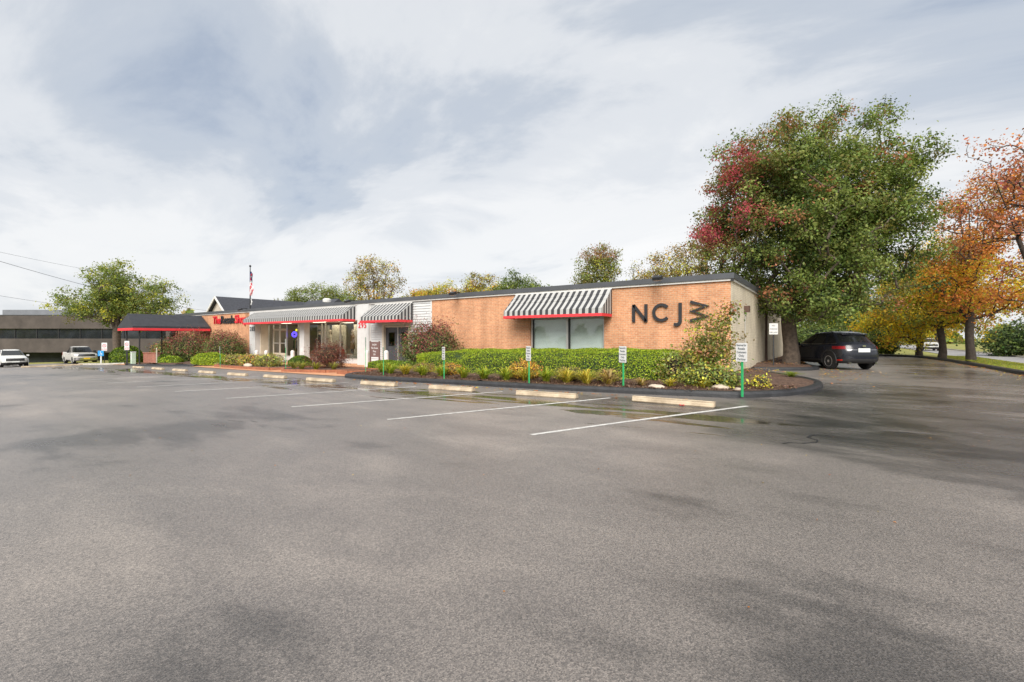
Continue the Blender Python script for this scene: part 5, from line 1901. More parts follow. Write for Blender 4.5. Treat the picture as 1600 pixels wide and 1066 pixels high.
for k in range(5):
    a = 2 * math.pi * k / 5
    lf.poly([(0, 0, 0), (.05 * math.cos(a - .35), .05 * math.sin(a - .35), .012), (.085 * math.cos(a), .085 * math.sin(a), .03), (.05 * math.cos(a + .35), .05 * math.sin(a + .35), .012)])
o = lf.build('maple_leaf', M['redletter'], None, (-2.72, 10.24, .006))
tag(o, 'single red fallen leaf against the first wheel stop', 'leaf')

# pale line of concrete at the front of the stops (drain edge) is worn paint: skip; stones in the bed
def stone(x, y, s, lb, seed):
    b = MB()
    r = random.Random(seed)
    b.lathe([(.5, -.1), (.98, .05), (.9, .30), (.55, .47), (.12, .52)], (0, 0, 0), 11)
    b.v = [(v[0] * s[0] * r.uniform(.9, 1.1), v[1] * s[1] * r.uniform(.9, 1.1), v[2] * s[2] * r.uniform(.85, 1.15)) for v in b.v]
    o = b.build('stone', M['stone'], None, (x, y, bedz(x)), smooth=True)
    return tag(o, lb, 'stone', 'pale stones in the beds')


stone(-3.95, 12.35, (.24, .12, .18), 'flat pale stone by the kerb below the hedge end', 1)
stone(-2.45, 12.85, (.22, .13, .24), 'rounded pale stone left of the nearest green signpost', 2)
stone(-2.05, 12.9, (.12, .08, .12), 'small pale stone at the foot of the nearest green signpost', 3)
stone(-36.0, 14.3, (.35, .25, .4), 'pale stone at the far corner of the shop planter', 4)
stone(-29.7, 13.55, (.4, .22, .35), 'flat pale rock in the shop planter below the azaleas', 5)


# ------------------------------------------------------------------ signs on posts
def sign_text(lines, w, h, parent, y=-.012, mat='signtext', size=.07, top=None):
    n = len(lines)
    for i, ln in enumerate(lines):
        me = text_mesh(ln, size, M[mat], 0.0006, 0.0015, 'CENTER', 'lettering')
        xs = [v.co.x for v in me.vertices]
        o = link('lettering', me, parent)
        k = min(1.0, (w * .86) / max(1e-3, max(xs) - min(xs)))
        o.scale = (k, 1, 1)
        o.rotation_euler = (R(90), 0, 0)
        o.location = (0, y, (top if top is not None else h) - (h / (n + .35)) * (i + .92))


def board(w, h, t=.006, r=.02):
    pr = []
    for cx_, cz_, a0 in ((w / 2 - r, h - r, 0), (-w / 2 + r, h - r, 90), (-w / 2 + r, r, 180), (w / 2 - r, r, 270)):
        for k in range(4):
            a = R(a0 + 30 * k)
            pr.append((cx_ + r * math.cos(a), cz_ + r * math.sin(a)))
    return MB().prism(pr, -t / 2, t / 2, 'y')


def post_sign(x, y, z, hp, w, h, lines, lb, rz, postmat='green', z_sign=None, size=.07, group='green posted reserved parking signs'):
    root = empty('parking_sign', (x, y, z), rz)
    tag(root, lb, 'sign', group)
    # U-channel post
    MB().prism([(-.032, 0), (-.022, -.022), (.022, -.022), (.032, 0), (.022, -.012), (-.022, -.012)], -.1, hp - .02, 'z').build('post', M[postmat], root)
    zs = z_sign if z_sign is not None else hp - h
    b = board(w, h).build('board', M['signw'], root, (0, -.03, zs))
    sign_text(lines, w, h, b, -.0055, size=size)
    for zz in (.05, h - .05):
        MB().lathe([(.008, 0), (.008, .006)], (0, -.0095, zz), 6, 'y').build('bolt', M['alu'], b)
    return root


LN = ['Reserved for', 'Resale', 'Customers', 'Only', 'Parking']
SR = R(-27)
post_sign(-1.85, 12.35, bedz(-1.85), 1.22, .30, .46, LN, 'white reserved parking sign on a green post at the bed corner, nearest the driveway', SR, size=.075)
post_sign(-4.85, 12.25, bedz(-4.85), 1.14, .30, .46, LN, 'white reserved parking sign on a green post before the hedge end below the N', SR, size=.075)
post_sign(-7.85, 12.0, bedz(-7.85), 1.16, .30, .46, LN, 'white parking sign on a green post before the window beside the golden spirea', SR, size=.075)
post_sign(-11.5, 11.98, bedz(-11.5), 1.15, .30, .46, LN, 'white parking sign on a green post at the left end of the long hedge', SR, size=.075)
post_sign(-15.0, 12.1, bedz(-15.0), 1.18, .30, .46, LN, 'edge on sign on a thin green post before the small clipped hedge', R(-34), size=.075)
post_sign(-17.75, 13.3, bedz(-17.7), 1.62, .30, .46, LN, 'edge on sign on a tall green post at the terracotta planter corner', R(-35), size=.075)
post_sign(-24.5, 13.15, bedz(-24.5), 1.62, .30, .46, LN, 'edge on sign on a tall green post between the two shop planters', R(-24), size=.075)
post_sign(-32.2, 13.0, bedz(-32.2), 1.25, .30, .46, LN, 'edge on sign on a green post by the domed hedge', R(-19), size=.075)
post_sign(-2.35, 24.5, .2, 1.95, .36, .52, ['NO', 'PARKING', 'FIRE LANE'], 'small grey sign on a black post between the downspout and the maple trunk', R(10), 'dark', size=.09, group=None)


def round_mark(parent, cz, r0, r1, mat, y=-.0045, slash=False):
    b = MB()
    n = 20
    for k in range(n):
        a, c = 2 * math.pi * k / n, 2 * math.pi * (k + 1) / n
        b.poly([(r0 * math.cos(a), y, cz + r0 * math.sin(a)), (r1 * math.cos(a), y, cz + r1 * math.sin(a)), (r1 * math.cos(c), y, cz + r1 * math.sin(c)), (r0 * math.cos(c), y, cz + r0 * math.sin(c))])
    if slash:
        b.poly([(-r0 * .78, y, cz + r0 * .62), (-r0 * .62, y, cz + r0 * .78), (r0 * .78, y, cz - r0 * .62), (r0 * .62, y, cz - r0 * .78)])
    return b.build('symbol', mat, parent)


# no-parking board fixed by the canopy post, a second one on the lawn, and the blue accessible sign
def np_sign(x, y, z, hp, w, h, lb, rz, postr=.03):
    root = empty('no_parking_sign', (x, y, z), rz)
    tag(root, lb, 'sign')
    MB().tube([(0, .03, 0), (0, .03, hp)], postr, 8).build('post', M['dark'], root)
    b = board(w, h, .01).build('board', M['signw'], root, (0, -.02, hp - h))
    round_mark(b, h * .62, w * .26, w * .36, M['signred'], -.006, True)
    me = text_mesh('P', w * .42, M['signtext'], 0.0006, .002, 'CENTER', 'lettering')
    link('lettering', me, b, (0, -.0056, h * .50), (R(90), 0, 0))
    sign_text(['NO PARKING', 'FIRE LANE'], w, h * .30, b, -.006, 'signred', .11)
    return root


np_sign(-49.6, 12.75, g(-49.6), 2.1, .44, .78, 'white and red no parking sign by the first canopy post', R(32))
np_sign(-59.0, 13.4, g(-59.0) + .1, 2.05, .46, .80, 'white and red no parking sign on the lawn left of the canopy', R(50))
hc = empty('accessible_parking_sign', (-58.4, 13.0, g(-58.6)), R(42))
tag(hc, 'blue accessible parking sign on a pale post beside the pickup', 'sign')
MB().box(-.05, .05, -.0, .06, 0, 1.0).build('post', M['signw'], hc)
hb = board(.52, .52, .01).build('board', M['signblue'], hc, (0, -.02, .85))
hb.rotation_euler = (0, R(45) * 0, 0)
sy = MB()
for k in range(9):
    a, c = R(200 + k * 24), R(200 + (k + 1) * 24)
    sy.poly([(.09 * math.cos(a), -.0065, .19 + .09 * math.sin(a)), (.12 * math.cos(a), -.0065, .19 + .12 * math.sin(a)), (.12 * math.cos(c), -.0065, .19 + .12 * math.sin(c)), (.09 * math.cos(c), -.0065, .19 + .09 * math.sin(c))])
sy.box(-.045, -.01, -.0085, -.0068, .20, .36)
sy.box(-.01, .08, -.0085, -.0068, .20, .235)
sy.box(.08, .115, -.0085, -.0068, .12, .235)
sy.lathe([(.032, -.0085), (.032, -.0068)], (-.028, 0, .41), 10, 'y')
sy.build('symbol', M['signw'], hb)

# brown notice board by the door
nb_ = empty('notice_board', (-21.35, 16.6, g(-21.35) + .08), R(0))
tag(nb_, 'brown directory board with pale lettering on two posts beside the grey door', 'notice board')
for s in (-1, 1):
    MB().box(s * .40 - .035, s * .40 + .035, -.035, .035, 0, 1.50).build('post', M['signbrown'], nb_)
bb = MB().box(-.365, .365, -.025, .025, .60, 1.46).build('board', M['signbrown'], nb_)
sign_text(['NCJW', 'The Resale', 'Shop', '295'], .70, .80, bb, -.028, 'signw', .14, 1.42)
bb2 = None


def bollard(x, y, lb):
    root = empty('bollard', (x, y, g(x) + .07))
    tag(root, lb, 'bollard', 'white bollards before the shop doors')
    MB().lathe([(.13, 0), (.13, .86), (.115, .93), (.07, .97), (.02, .985)], (0, 0, 0), 14).build('post', M['signw'], root, smooth=False)
    MB().lathe([(.155, 0), (.155, .04), (.132, .05)], (0, 0, 0), 14).build('collar', M['concrete'], root)


bollard(-35.9, 17.0, 'white bollard against the left white pilaster')
bollard(-34.45, 17.0, 'white bollard left of the glass doors')
bollard(-30.8, 17.0, 'white bollard right of the glass doors under the neon sign')
bollard(-22.6, 17.0, 'white bollard at the foot of the pilaster numbered 295')
bollard(-20.85, 17.0, 'white bollard in front of the grey double door')

# utility pedestal, low brick wall and the yellow hydrant-like box by the canopy
up = empty('utility_pedestal', (-49.35, 13.1, g(-49.35) + .05))
tag(up, 'pale green utility pedestal by the low red brick wall at the canopy', 'pedestal')
MB().prism([(-.17, -.14), (.17, -.14), (.17, .14), (-.17, .14)], 0, 1.05, 'z').build('body', M['palegreen'], up)
MB().box(-.19, .19, -.16, .16, 1.052, 1.12).build('cap', M['signw'], up)
MB().box(-.13, .13, -.148, -.1405, .45, .95).build('hatch', M['signw'], up)
o = MB().box(-.95, .95, -.16, .16, -.2, .98).box(-1.0, 1.0, -.2, .2, .983, 1.06).build('brick_planter_wall', M['redbrick'], None, (-48.35, 14.1, g(-48.3)), (0, 0, R(10)))
tag(o, 'low red brick planter wall behind the pale pedestal', 'wall')
ys = empty('caution_sign', (-50.2, 17.3, g(-50.2)))
tag(ys, 'small yellow sign box under the far end of the canopy', 'sign')
MB().tube([(0, .03, 0), (0, .03, 2.0)], .03, 6).build('post', M['dark'], ys)
MB().box(-.26, .26, -.06, .02, 1.75, 2.25).build('board', M['yellow'], ys)
st_ = empty('wooden_stake', (-45.8, 13.7, g(-45.8)))
tag(st_, 'plain pale wooden stake between the mound hedges', 'stake')
MB().prism([(-.04, -.03), (.04, -.03), (.04, .03), (-.04, .03)], -.1, 1.35, 'z').build('shaft', M['beige'], st_)
MB().lathe([(.045, 1.351), (.012, 1.43)], (0, 0, 0), 4).build('point', M['beige'], st_)


# ------------------------------------------------------------------ overhead cables
def cable(p, q, sag, r, lb):
    P, Q = Vector(p), Vector(q)
    pts = []
    for i in range(25):
        t = i / 24
        v = P.lerp(Q, t)
        v.z -= sag * 4 * t * (1 - t)
        pts.append(v)
    o = MB().tube(pts, r, 5).build('power_line', M['cable'])
    return tag(o, lb, 'cable', 'overhead cables on the left')


cable((-36.0, -2.0, 7.5), (-68, 26, 5.0), .7, .014, 'lowest thick overhead cable sloping behind the shade tree')
cable((-36.0, -4.0, 5.3), (-78, 24, 4.7), .6, .010, 'thin cable just above the office roof')
cable((-50.0, -1.7, 9.2), (-74.2, 18.5, 9.4), .3, .010, 'highest faint overhead cable above the shade tree')


# ================================================================== VEHICLES
def catmull(P, s):
    """rows of P interpolated, s steps per interval"""
    out = []
    n = len(P)
    for i in range(n - 1):
        a, b_, c, d = P[max(i - 1, 0)], P[i], P[i + 1], P[min(i + 2, n - 1)]
        for k in range(s):
            t = k / s
            out.append(.5 * (2 * b_ + (c - a) * t + (2 * a - 5 * b_ + 4 * c - d) * t * t + (3 * b_ - a - 3 * c + d) * t ** 3))
    out.append(P[-1])
    return np.array(out)


NF, NS, NR = 10, 30, 10


def half_loop(xf, xr, w, zf, zm, zr, cf, cr, wf=None, wr=None):
    """half outline seen from above: front centre, front corner, side, rear corner, rear centre. Front is -x."""
    wf = w if wf is None else wf
    wr = w if wr is None else wr
    pts = []
    for i in range(NF):
        a = i / NF * math.pi / 2
        pts.append((xf + cf * (1 - math.cos(a)), wf * math.sin(a) ** .72))
    x0, x1 = xf + cf, xr - cr
    for i in range(NS + 1):
        t = i / NS
        pts.append((x0 + (x1 - x0) * t, wf + (w - wf) * min(1, t * 3) if t < .34 else w + (wr - w) * max(0, (t - .66) * 3)))
    for i in range(1, NR + 1):
        a = i / NR * math.pi / 2
        pts.append((xr - cr * (1 - math.sin(a)), wr * max(0, math.cos(a)) ** .72))
    out = []
    for x, y in pts:
        s = (x - xf) / (xr - xf)
        z = zf * (1 - s) * (1 - 2 * s) + 4 * zm * s * (1 - s) + zr * s * (2 * s - 1)
        out.append((x, y, z))
    return np.array(out)


class Car:
    S = 4

    def __init__(self, name, label, cat, levels, paint, loc, rz, length, wheels, wr=.36, tw=.235, group=None):
        self.root = empty(name, loc, rz)
        tag(self.root, label, cat, group)
        rows = np.array([half_loop(*l) for l in levels])       # K, n, 3
        self.G = catmull(rows, self.S)                          # rows fine
        self.paint = paint
        G = self.G
        R_, n = G.shape[:2]
        full = np.concatenate([G, G[:, ::-1][:, 1:-1] * np.array([1, -1, 1])], axis=1)
        m = full.shape[1]
        V = full.reshape(-1, 3)
        F = []
        for r in range(R_ - 1):
            for i in range(m):
                j = (i + 1) % m
                F.append((r * m + i, r * m + j, (r + 1) * m + j, (r + 1) * m + i))
        # roof lid and floor: strips between mirrored points
        for base in ((R_ - 1) * m, 0):
            for i in range(0, n - 1):
                a, b_ = base + i, base + i + 1
                c = base + (m - i - 1) % m if i + 1 <= n - 2 else base + (n - 1)
                d = base + (m - i) % m if i > 0 else base
                q = [a, b_, c, d]
                q2 = []
                for k in q:
                    if k not in q2:
                        q2.append(k)
                if len(q2) == 4:
                    F.append(tuple(q2))
                elif len(q2) == 3:
                    F.append((q2[0], q2[1], q2[2], q2[2]))
        me = bpy.data.meshes.new('body')
        me.from_pydata([tuple(v) for v in V], [], [tuple(dict.fromkeys(f)) for f in F])
        me.materials.append(paint)
        bm = bmesh.new()
        bm.from_mesh(me)
        bmesh.ops.recalc_face_normals(bm, faces=bm.faces)
        for f in bm.faces:
            f.smooth = True
        bm.to_mesh(me)
        bm.free()
        self.body = link('body', me, self.root)
        self.wheels(wheels, wr, tw)

    def wheels(self, spec, wr, tw):
        for (x, half) in spec:
            for s in (-1, 1):
                t = MB()
                t.lathe([(wr * .60, -tw / 2), (wr * .92, -tw / 2), (wr, -tw / 2 * .7), (wr, tw / 2 * .7), (wr * .92, tw / 2), (wr * .60, tw / 2)], (0, 0, 0), 28, 'y')
                w = t.build('wheel', M['tyre'], self.root, (x, s * half, wr), smooth=False)
                r = MB()
                y = s * tw / 2
                r.lathe([(wr * .60, y * .80), (wr * .66, y * 1.02), (wr * .60, y * 1.04), (wr * .56, y * .9)], (0, 0, 0), 28, 'y')
                for k in range(10):
                    a = 2 * math.pi * k / 10
                    c, d = math.cos(a), math.sin(a)
                    p, q = -d * .022, c * .022
                    r.poly([(c * .04 + p, y * 1.0, d * .04 + q), (c * .04 - p, y * 1.0, d * .04 - q), (c * wr * .58 - p * .8, y * .97, d * wr * .58 - q * .8), (c * wr * .58 + p * .8, y * .97, d * wr * .58 + q * .8)])
                r.lathe([(.06, y * .9), (.06, y * 1.05)], (0, 0, 0), 12, 'y')
                r.build('rim', M['rim'], w)
                h = MB()
                h.lathe([(wr * .57, y * .55), (wr * .57, y * .60)], (0, 0, 0), 20, 'y')
                h.build('brake_disc', M['dark'], w)
                # arch lip and dark well behind the tyre
                a_ = MB()
                ya, yb2 = s * (half + tw / 2 - .035), s * (half + tw / 2 + .012)
                n = 16
                for k in range(n):
                    a0, a1 = R(-12 + 204 * k / n), R(-12 + 204 * (k + 1) / n)
                    r0, r1 = wr + .045, wr + .115
                    P = [(r * math.cos(a), yy, wr + .02 + r * math.sin(a)) for a in (a0, a1) for r in (r0, r1) for yy in (ya, yb2)]
                    s0 = len(a_.v)
                    a_.v += [(x + p[0], p[1], p[2]) for p in P]
                    for f in ((1, 3, 7, 5), (0, 1, 5, 4), (2, 6, 7, 3)):
                        a_.f.append(tuple(s0 + i for i in f))
                        a_.m.append(0)
                a_.build('wheel_arch', M['cladding'] if self.clad else self.paint, self.root)
                wl = MB()
                wl.lathe([(wr + .05, s * (half + tw / 2 - .02)), (wr + .05, s * (half + tw / 2 - .012))], (x, 0, wr + .02), 24, 'y')
                wl.v = [(v[0], v[1], max(v[2], .16)) for v in wl.v]
                wl.build('wheel_well', M['cladding'], self.root)

    clad = True

    def panel(self, name, mat, r0, r1, i0, i1, off=.006, sides=(-1, 1), parent=None, joined=False):
        """a patch of the body skin between rows r0..r1 and outline points i0..i1, lifted by off"""
        G = self.G
        gr = np.gradient(G, axis=0)
        gi = np.gradient(G, axis=1)
        nn = np.cross(gi, gr)
        ln = np.linalg.norm(nn, axis=2, keepdims=True)
        nn = nn / np.maximum(ln, 1e-6)
        # outward
        cen = G.mean(axis=(0, 1))
        cen[1] = 0
        sg = np.sign(np.sum(nn * (G - cen), axis=2, keepdims=True))
        nn = nn * np.where(sg == 0, 1, sg)
        k = 2
        rs = np.linspace(r0, r1, max(2, int(abs(r1 - r0) * k) + 1))
        is_ = np.linspace(i0, i1, max(2, int(abs(i1 - i0) * k) + 1))

        def samp(A, r, i):
            r = min(max(r, 0), A.shape[0] - 1.001)
            i = min(max(i, 0), A.shape[1] - 1.001)
            a, c = int(r), int(i)
            fr_, fi = r - a, i - c
            return (A[a, c] * (1 - fr_) * (1 - fi) + A[a + 1, c] * fr_ * (1 - fi) + A[a, c + 1] * (1 - fr_) * fi + A[a + 1, c + 1] * fr_ * fi)
        objs = []
        mb = MB()
        for s in sides:
            if not joined:
                mb = MB()
            b0 = len(mb.v)
            for r in rs:
                for i in is_:
                    p = samp(G, r, i) + samp(nn, r, i) * off
                    mb.v.append((p[0], p[1] * s, p[2]))
            w = len(is_)
            for a in range(len(rs) - 1):
                for c in range(w - 1):
                    q = b0 + a * w + c
                    mb.f.append((q, q + 1, q + w + 1, q + w))
                    mb.m.append(0)
            if not joined:
                objs.append(mb.build(name, mat, parent or self.root, smooth=True))
        if joined:
            objs.append(mb.build(name, mat, parent or self.root, smooth=True))
        return objs

    def ix(self, row, x):
        """outline index whose x on a row is nearest on the side run"""
        xs = self.G[int(row), NF:NF + NS + 1, 0]
        return NF + float(np.interp(x, xs, np.arange(len(xs))))

    def box(self, name, mat, *a, parent=None):
        return MB().box(*a).build(name, mat, parent or self.root)


M['paint_dark'] = pm('dark_blue_grey_paint', (0.012, 0.014, 0.021), 0.20, 0.1, 2, spec=0.6)
M['paint_silver'] = pm('silver_white_paint', (0.62, 0.62, 0.60), 0.38, 0.05, 2, spec=0.5)
M['paint_pale'] = pm('pale_silver_paint', (0.50, 0.49, 0.46), 0.38, 0.05, 2, spec=0.5)

# --- dark crossover, seen from behind on its left side. Front is -x locally.
SUVL = [  # xf, xr, w, zf, zm, zr, cf, cr, wf, wr
    (.22, 4.40, .78, .26, .24, .30, .35, .30),
    (.05, 4.53, .90, .42, .36, .42, .45, .38, .84, .86),
    (.00, 4.56, .925, .66, .60, .64, .50, .40, .86, .88),
    (.06, 4.53, .925, .84, .84, .86, .55, .40, .86, .88),
    (.22, 4.47, .91, .93, .98, 1.02, .60, .40, .84, .86),
    (1.05, 4.42, .875, 1.07, 1.05, 1.11, .50, .38, .82, .82),
    (1.22, 4.36, .855, 1.13, 1.10, 1.17, .45, .38, .80, .80),
    (1.95, 4.05, .70, 1.50, 1.52, 1.50, .40, .42, .66, .68),
    (2.12, 3.95, .62, 1.585, 1.62, 1.58, .38, .42, .58, .60),
    (2.45, 3.70, .36, 1.625, 1.675, 1.63, .32, .36, .34, .34)]


def crossover(name, label, loc, rz, paint, clad=True, rear=True):
    Car.clad = clad
    c = Car(name, label, 'car', SUVL, paint, loc, rz, 4.56, [(.92, .80), (3.62, .80)], .365)
    S = Car.S
    w0, w1 = 6 * S + .3, 7 * S + 2.3
    # side glass in three lights
    rm_ = (w0 + w1) / 2
    for a, d in ((1.62, 2.42), (2.50, 3.30), (3.38, 3.80)):
        c.panel('side_window', M['carglass'], w0, w1, c.ix(rm_, a), c.ix(rm_, d), .006)
    c.panel('window_trim', M['chrome'], w0 - .55, w0 - .15, c.ix(rm_, 1.5), c.ix(rm_, 3.85), .009)
    n = c.G.shape[1]
    c.panel('windscreen', M['carglass'], w0 - .4, w1 + .4, 0.0, NF - 2.2, .006, joined=True)
    c.panel('rear_window', M['carglass'], w0 + .3, w1 - .2, n - 1 - 7.4, n - 1, .007, joined=True)
    c.panel('lower_cladding', M['cladding'], 0.2, 1.35 * S, 0, n - 1, .008, joined=True)
    # tail lamps wrap round the rear corner
    c.panel('tail_lamp', M['tail'], 3.25 * S, 4.1 * S, n - 1 - 12.5, n - 1 - 5.2, .012)
    c.panel('chrome_strip', M['chrome'], 3.04 * S, 3.12 * S, n - 1 - 4.6, n - 1, .010, joined=True)
    c.panel('head_lamp', M['head'], 3.1 * S, 3.9 * S, 3.0, NF + 1.5, .010)
    c.panel('grille', M['cladding'], 1.9 * S, 3.3 * S, 0, 4.2, .012, joined=True)
    c.box('licence_plate', M['plate'], 4.535, 4.552, -.26, .26, .78, .94)
    c.box('licence_plate', M['plate'], -.03, -.012, -.26, .26, .50, .62)
    c.box('badge', M['chrome'], 4.535, 4.55, -.07, .07, 1.005, 1.075)
    for s in (-1, 1):
        c.panel('reflector', M['reflector'], 1.02 * S, 1.30 * S, n - 1 - 10.5, n - 1 - 7.0, .016, sides=(s,))
        mr = MB().prism([(1.50, 1.04), (1.66, 1.02), (1.72, 1.10), (1.66, 1.18), (1.52, 1.17)], s * .93, s * 1.10, 'y').build('mirror', c.paint, c.root)
        c.box('mirror_stalk', M['cladding'], 1.56, 1.66, min(s * .84, s * .93), max(s * .84, s * .93), 1.05, 1.09, parent=mr)
        c.box('exhaust', M['chrome'], 4.36, 4.50, s * .58 - .05, s * .58 + .05, .27, .34)
        for x in (2.28, 3.22):
            c.box('door_handle', c.paint, x, x + .19, min(s * .905, s * .955), max(s * .905, s * .955), .90, .935)
        MB().tube([(2.30, s * .575, 1.58), (2.50, s * .565, 1.655), (3.35, s * .565, 1.655), (3.65, s * .575, 1.58)], .016, 6).build('roof_rail', M['cladding'], c.root)
        # door shut lines
        for x in (1.58, 2.47, 3.30):
            i = c.ix(3 * S, x)
            c.panel('shut_line', M['cladding'], 1.4 * S, 5.2 * S, i, i + .13, .004, sides=(s,))
    MB().prism([(3.72, 1.59), (4.05, 1.55), (4.08, 1.525), (4.02, 1.505), (3.85, 1.50)], -.56, .56, 'y').build('spoiler', c.paint, c.root)
    MB().prism([(3.66, 1.66), (3.80, 1.72), (3.84, 1.655)], -.02, .02, 'y').build('antenna', M['cladding'], c.root)
    return c


# rear-left tyre stands near (-.25, 26.9); the car noses in beyond the maple. Local -x is forward.
fw = Vector((-.60, .80, 0))
rzc = math.atan2(-fw.y, -fw.x)
rear = Vector((1.0, 25.9, 0))
org = rear + fw * 4.56
dk = crossover('crossover_car', 'dark blue grey crossover parked beside the maple, seen from behind', (org.x, org.y, 0.0), rzc, M['paint_dark'])
dk.root.scale = (1.03, 1.03, 1.06)

Car.clad = False
sv = crossover('crossover_car', 'silver white crossover facing the lot at the picture edge', (-62.9, 7.9, g(-64) - .03), R(180), M['paint_silver'], clad=False)
wc = crossover('street_car', 'white car driving on the street seen between the verge oaks', (10.3, 80.0, g(11) + .006), R(92), M['paint_silver'], clad=False)

# --- silver pickup
PKL = [
    (.25, 5.70, .80, .40, .38, .46, .30, .20),
    (.04, 5.80, .93, .52, .46, .54, .32, .22, .90, .93),
    (.00, 5.82, .98, .80, .72, .74, .34, .22, .94, .96),
    (.03, 5.80, .98, 1.02, .98, 1.00, .36, .22, .94, .96),
    (.12, 5.78, .95, 1.14, 1.20, 1.26, .40, .22, .92, .94),
    (.22, 5.76, .93, 1.17, 1.235, 1.275, .40, .2, .90, .92),
    (1.50, 3.95, .88, 1.22, 1.26, 1.27, .30, .20),
    (1.62, 3.92, .86, 1.28, 1.31, 1.31, .28, .20),
    (2.20, 3.72, .74, 1.78, 1.80, 1.78, .28, .24),
    (2.36, 3.62, .66, 1.87, 1.90, 1.87, .26, .24),
    (2.7, 3.4, .40, 1.91, 1.945, 1.92, .22, .22)]
Car.clad = False
pk = Car('pickup_truck', 'silver pickup truck parked facing the lot in front of the office', 'truck', PKL, M['paint_pale'], (-66.3, 13.6, g(-68.3)), R(180), 5.82, [(1.05, .84), (4.60, .84)], .40, .27)
S = Car.S
w0, w1 = 7 * S + .3, 8 * S + 2.2
rm_ = (w0 + w1) / 2
for a, d in ((2.05, 2.75), (2.85, 3.62)):
    pk.panel('side_window', M['carglass'], w0, w1, pk.ix(rm_, a), pk.ix(rm_, d), .006)
n_ = pk.G.shape[1]
pk.panel('windscreen', M['carglass'], w0 - .4, w1 + .4, 0, NF - 1.6, .007, joined=True)
pk.panel('rear_window', M['carglass'], w0 + .3, w1 - .2, n_ - 8, n_ - 1, .007, joined=True)
pk.panel('grille', M['cladding'], 2.4 * S, 3.8 * S, 0, 4.6, .015, joined=True)
pk.panel('grille_bar', M['chrome'], 3.0 * S, 3.25 * S, 0, 4.6, .030, joined=True)
pk.panel('head_lamp', M['head'], 2.8 * S, 3.8 * S, 4.9, NF + .5, .012)
pk.panel('bumper', M['chrome'], .9 * S, 1.8 * S, 0, NF + 1, .03, joined=True)
pk.box('licence_plate', M['yellow'], -.06, -.045, -.26, .26, .60, .74)
for s in (-1, 1):
    mr = MB().prism([(1.95, 1.26), (2.15, 1.26), (2.17, 1.50), (1.97, 1.48)], s * .98, s * 1.20, 'y').build('mirror', M['cladding'], pk.root)
    pk.box('mirror_stalk', M['cladding'], 2.02, 2.12, min(s * .86, s * .979), max(s * .86, s * .979), 1.30, 1.35, parent=mr)
    for x in (1.70, 2.80, 3.82):
        i = pk.ix(3 * S, x)
        pk.panel('shut_line', M['cladding'], 1.3 * S, 5.4 * S, i, i + .12, .004, sides=(s,))
    for x in (2.55, 3.50):
        pk.box('door_handle', M['chrome'], x, x + .2, min(s * .955, s * 1.0), max(s * .955, s * 1.0), 1.08, 1.12)
pk.panel('tail_lamp', M['tail'], 2.8 * S, 4.6 * S, n_ - 12.2, n_ - 9.5, .01)
bedm = MB()
bedm.box(4.05, 5.62, -.78, .78, 1.27, 1.305)
bedm.build('bed_cover', M['cladding'], pk.root)


# ================================================================== SHOP WINDOW DISPLAY
def ring_body(name, secs, mat, parent, loc=(0, 0, 0), seg=14, arms=None, rot=0.0):
    """one continuous figure: stacked elliptical sections (z, rx, ry, cx) with limbs skinned on"""
    b = MB()
    prev = None
    for (z, rx, ry, cx) in secs:
        s0 = len(b.v)
        for k in range(seg):
            a = 2 * math.pi * k / seg
            b.v.append((cx + rx * math.cos(a), ry * math.sin(a), z))
        if prev is not None:
            for k in range(seg):
                j = (k + 1) % seg
                b.f.append((prev + k, prev + j, s0 + j, s0 + k))
                b.m.append(0)
        else:
            b.f.append(tuple(s0 + seg - 1 - k for k in range(seg)))
            b.m.append(0)
        prev = s0
    b.f.append(tuple(prev + k for k in range(seg)))
    b.m.append(0)
    for pts, rad in (arms or []):
        b.tube(pts, rad, 8)
    return b.build(name, mat, parent, loc, (0, 0, rot), smooth=True)


BODY = [(0.02, .05, .10, 0), (.1, .05, .06, 0), (.45, .06, .06, 0), (.50, .065, .065, 0), (.80, .13, .10, 0), (.95, .17, .12, 0), (1.08, .13, .095, 0), (1.25, .16, .11, 0), (1.40, .185, .10, 0), (1.46, .12, .075, 0),
        (1.50, .05, .05, 0), (1.56, .048, .05, 0), (1.60, .07, .085, 0), (1.68, .078, .10, 0), (1.75, .07, .09, 0), (1.80, .03, .04, 0)]
ARMS = [([(-.17, 0, 1.40), (-.24, .01, 1.18), (-.25, -.05, .95), (-.24, -.09, .85)], [.05, .042, .034, .028]), ([(.17, 0, 1.40), (.24, .01, 1.18), (.23, -.07, .96), (.20, -.12, .86)], [.05, .042, .034, .028])]


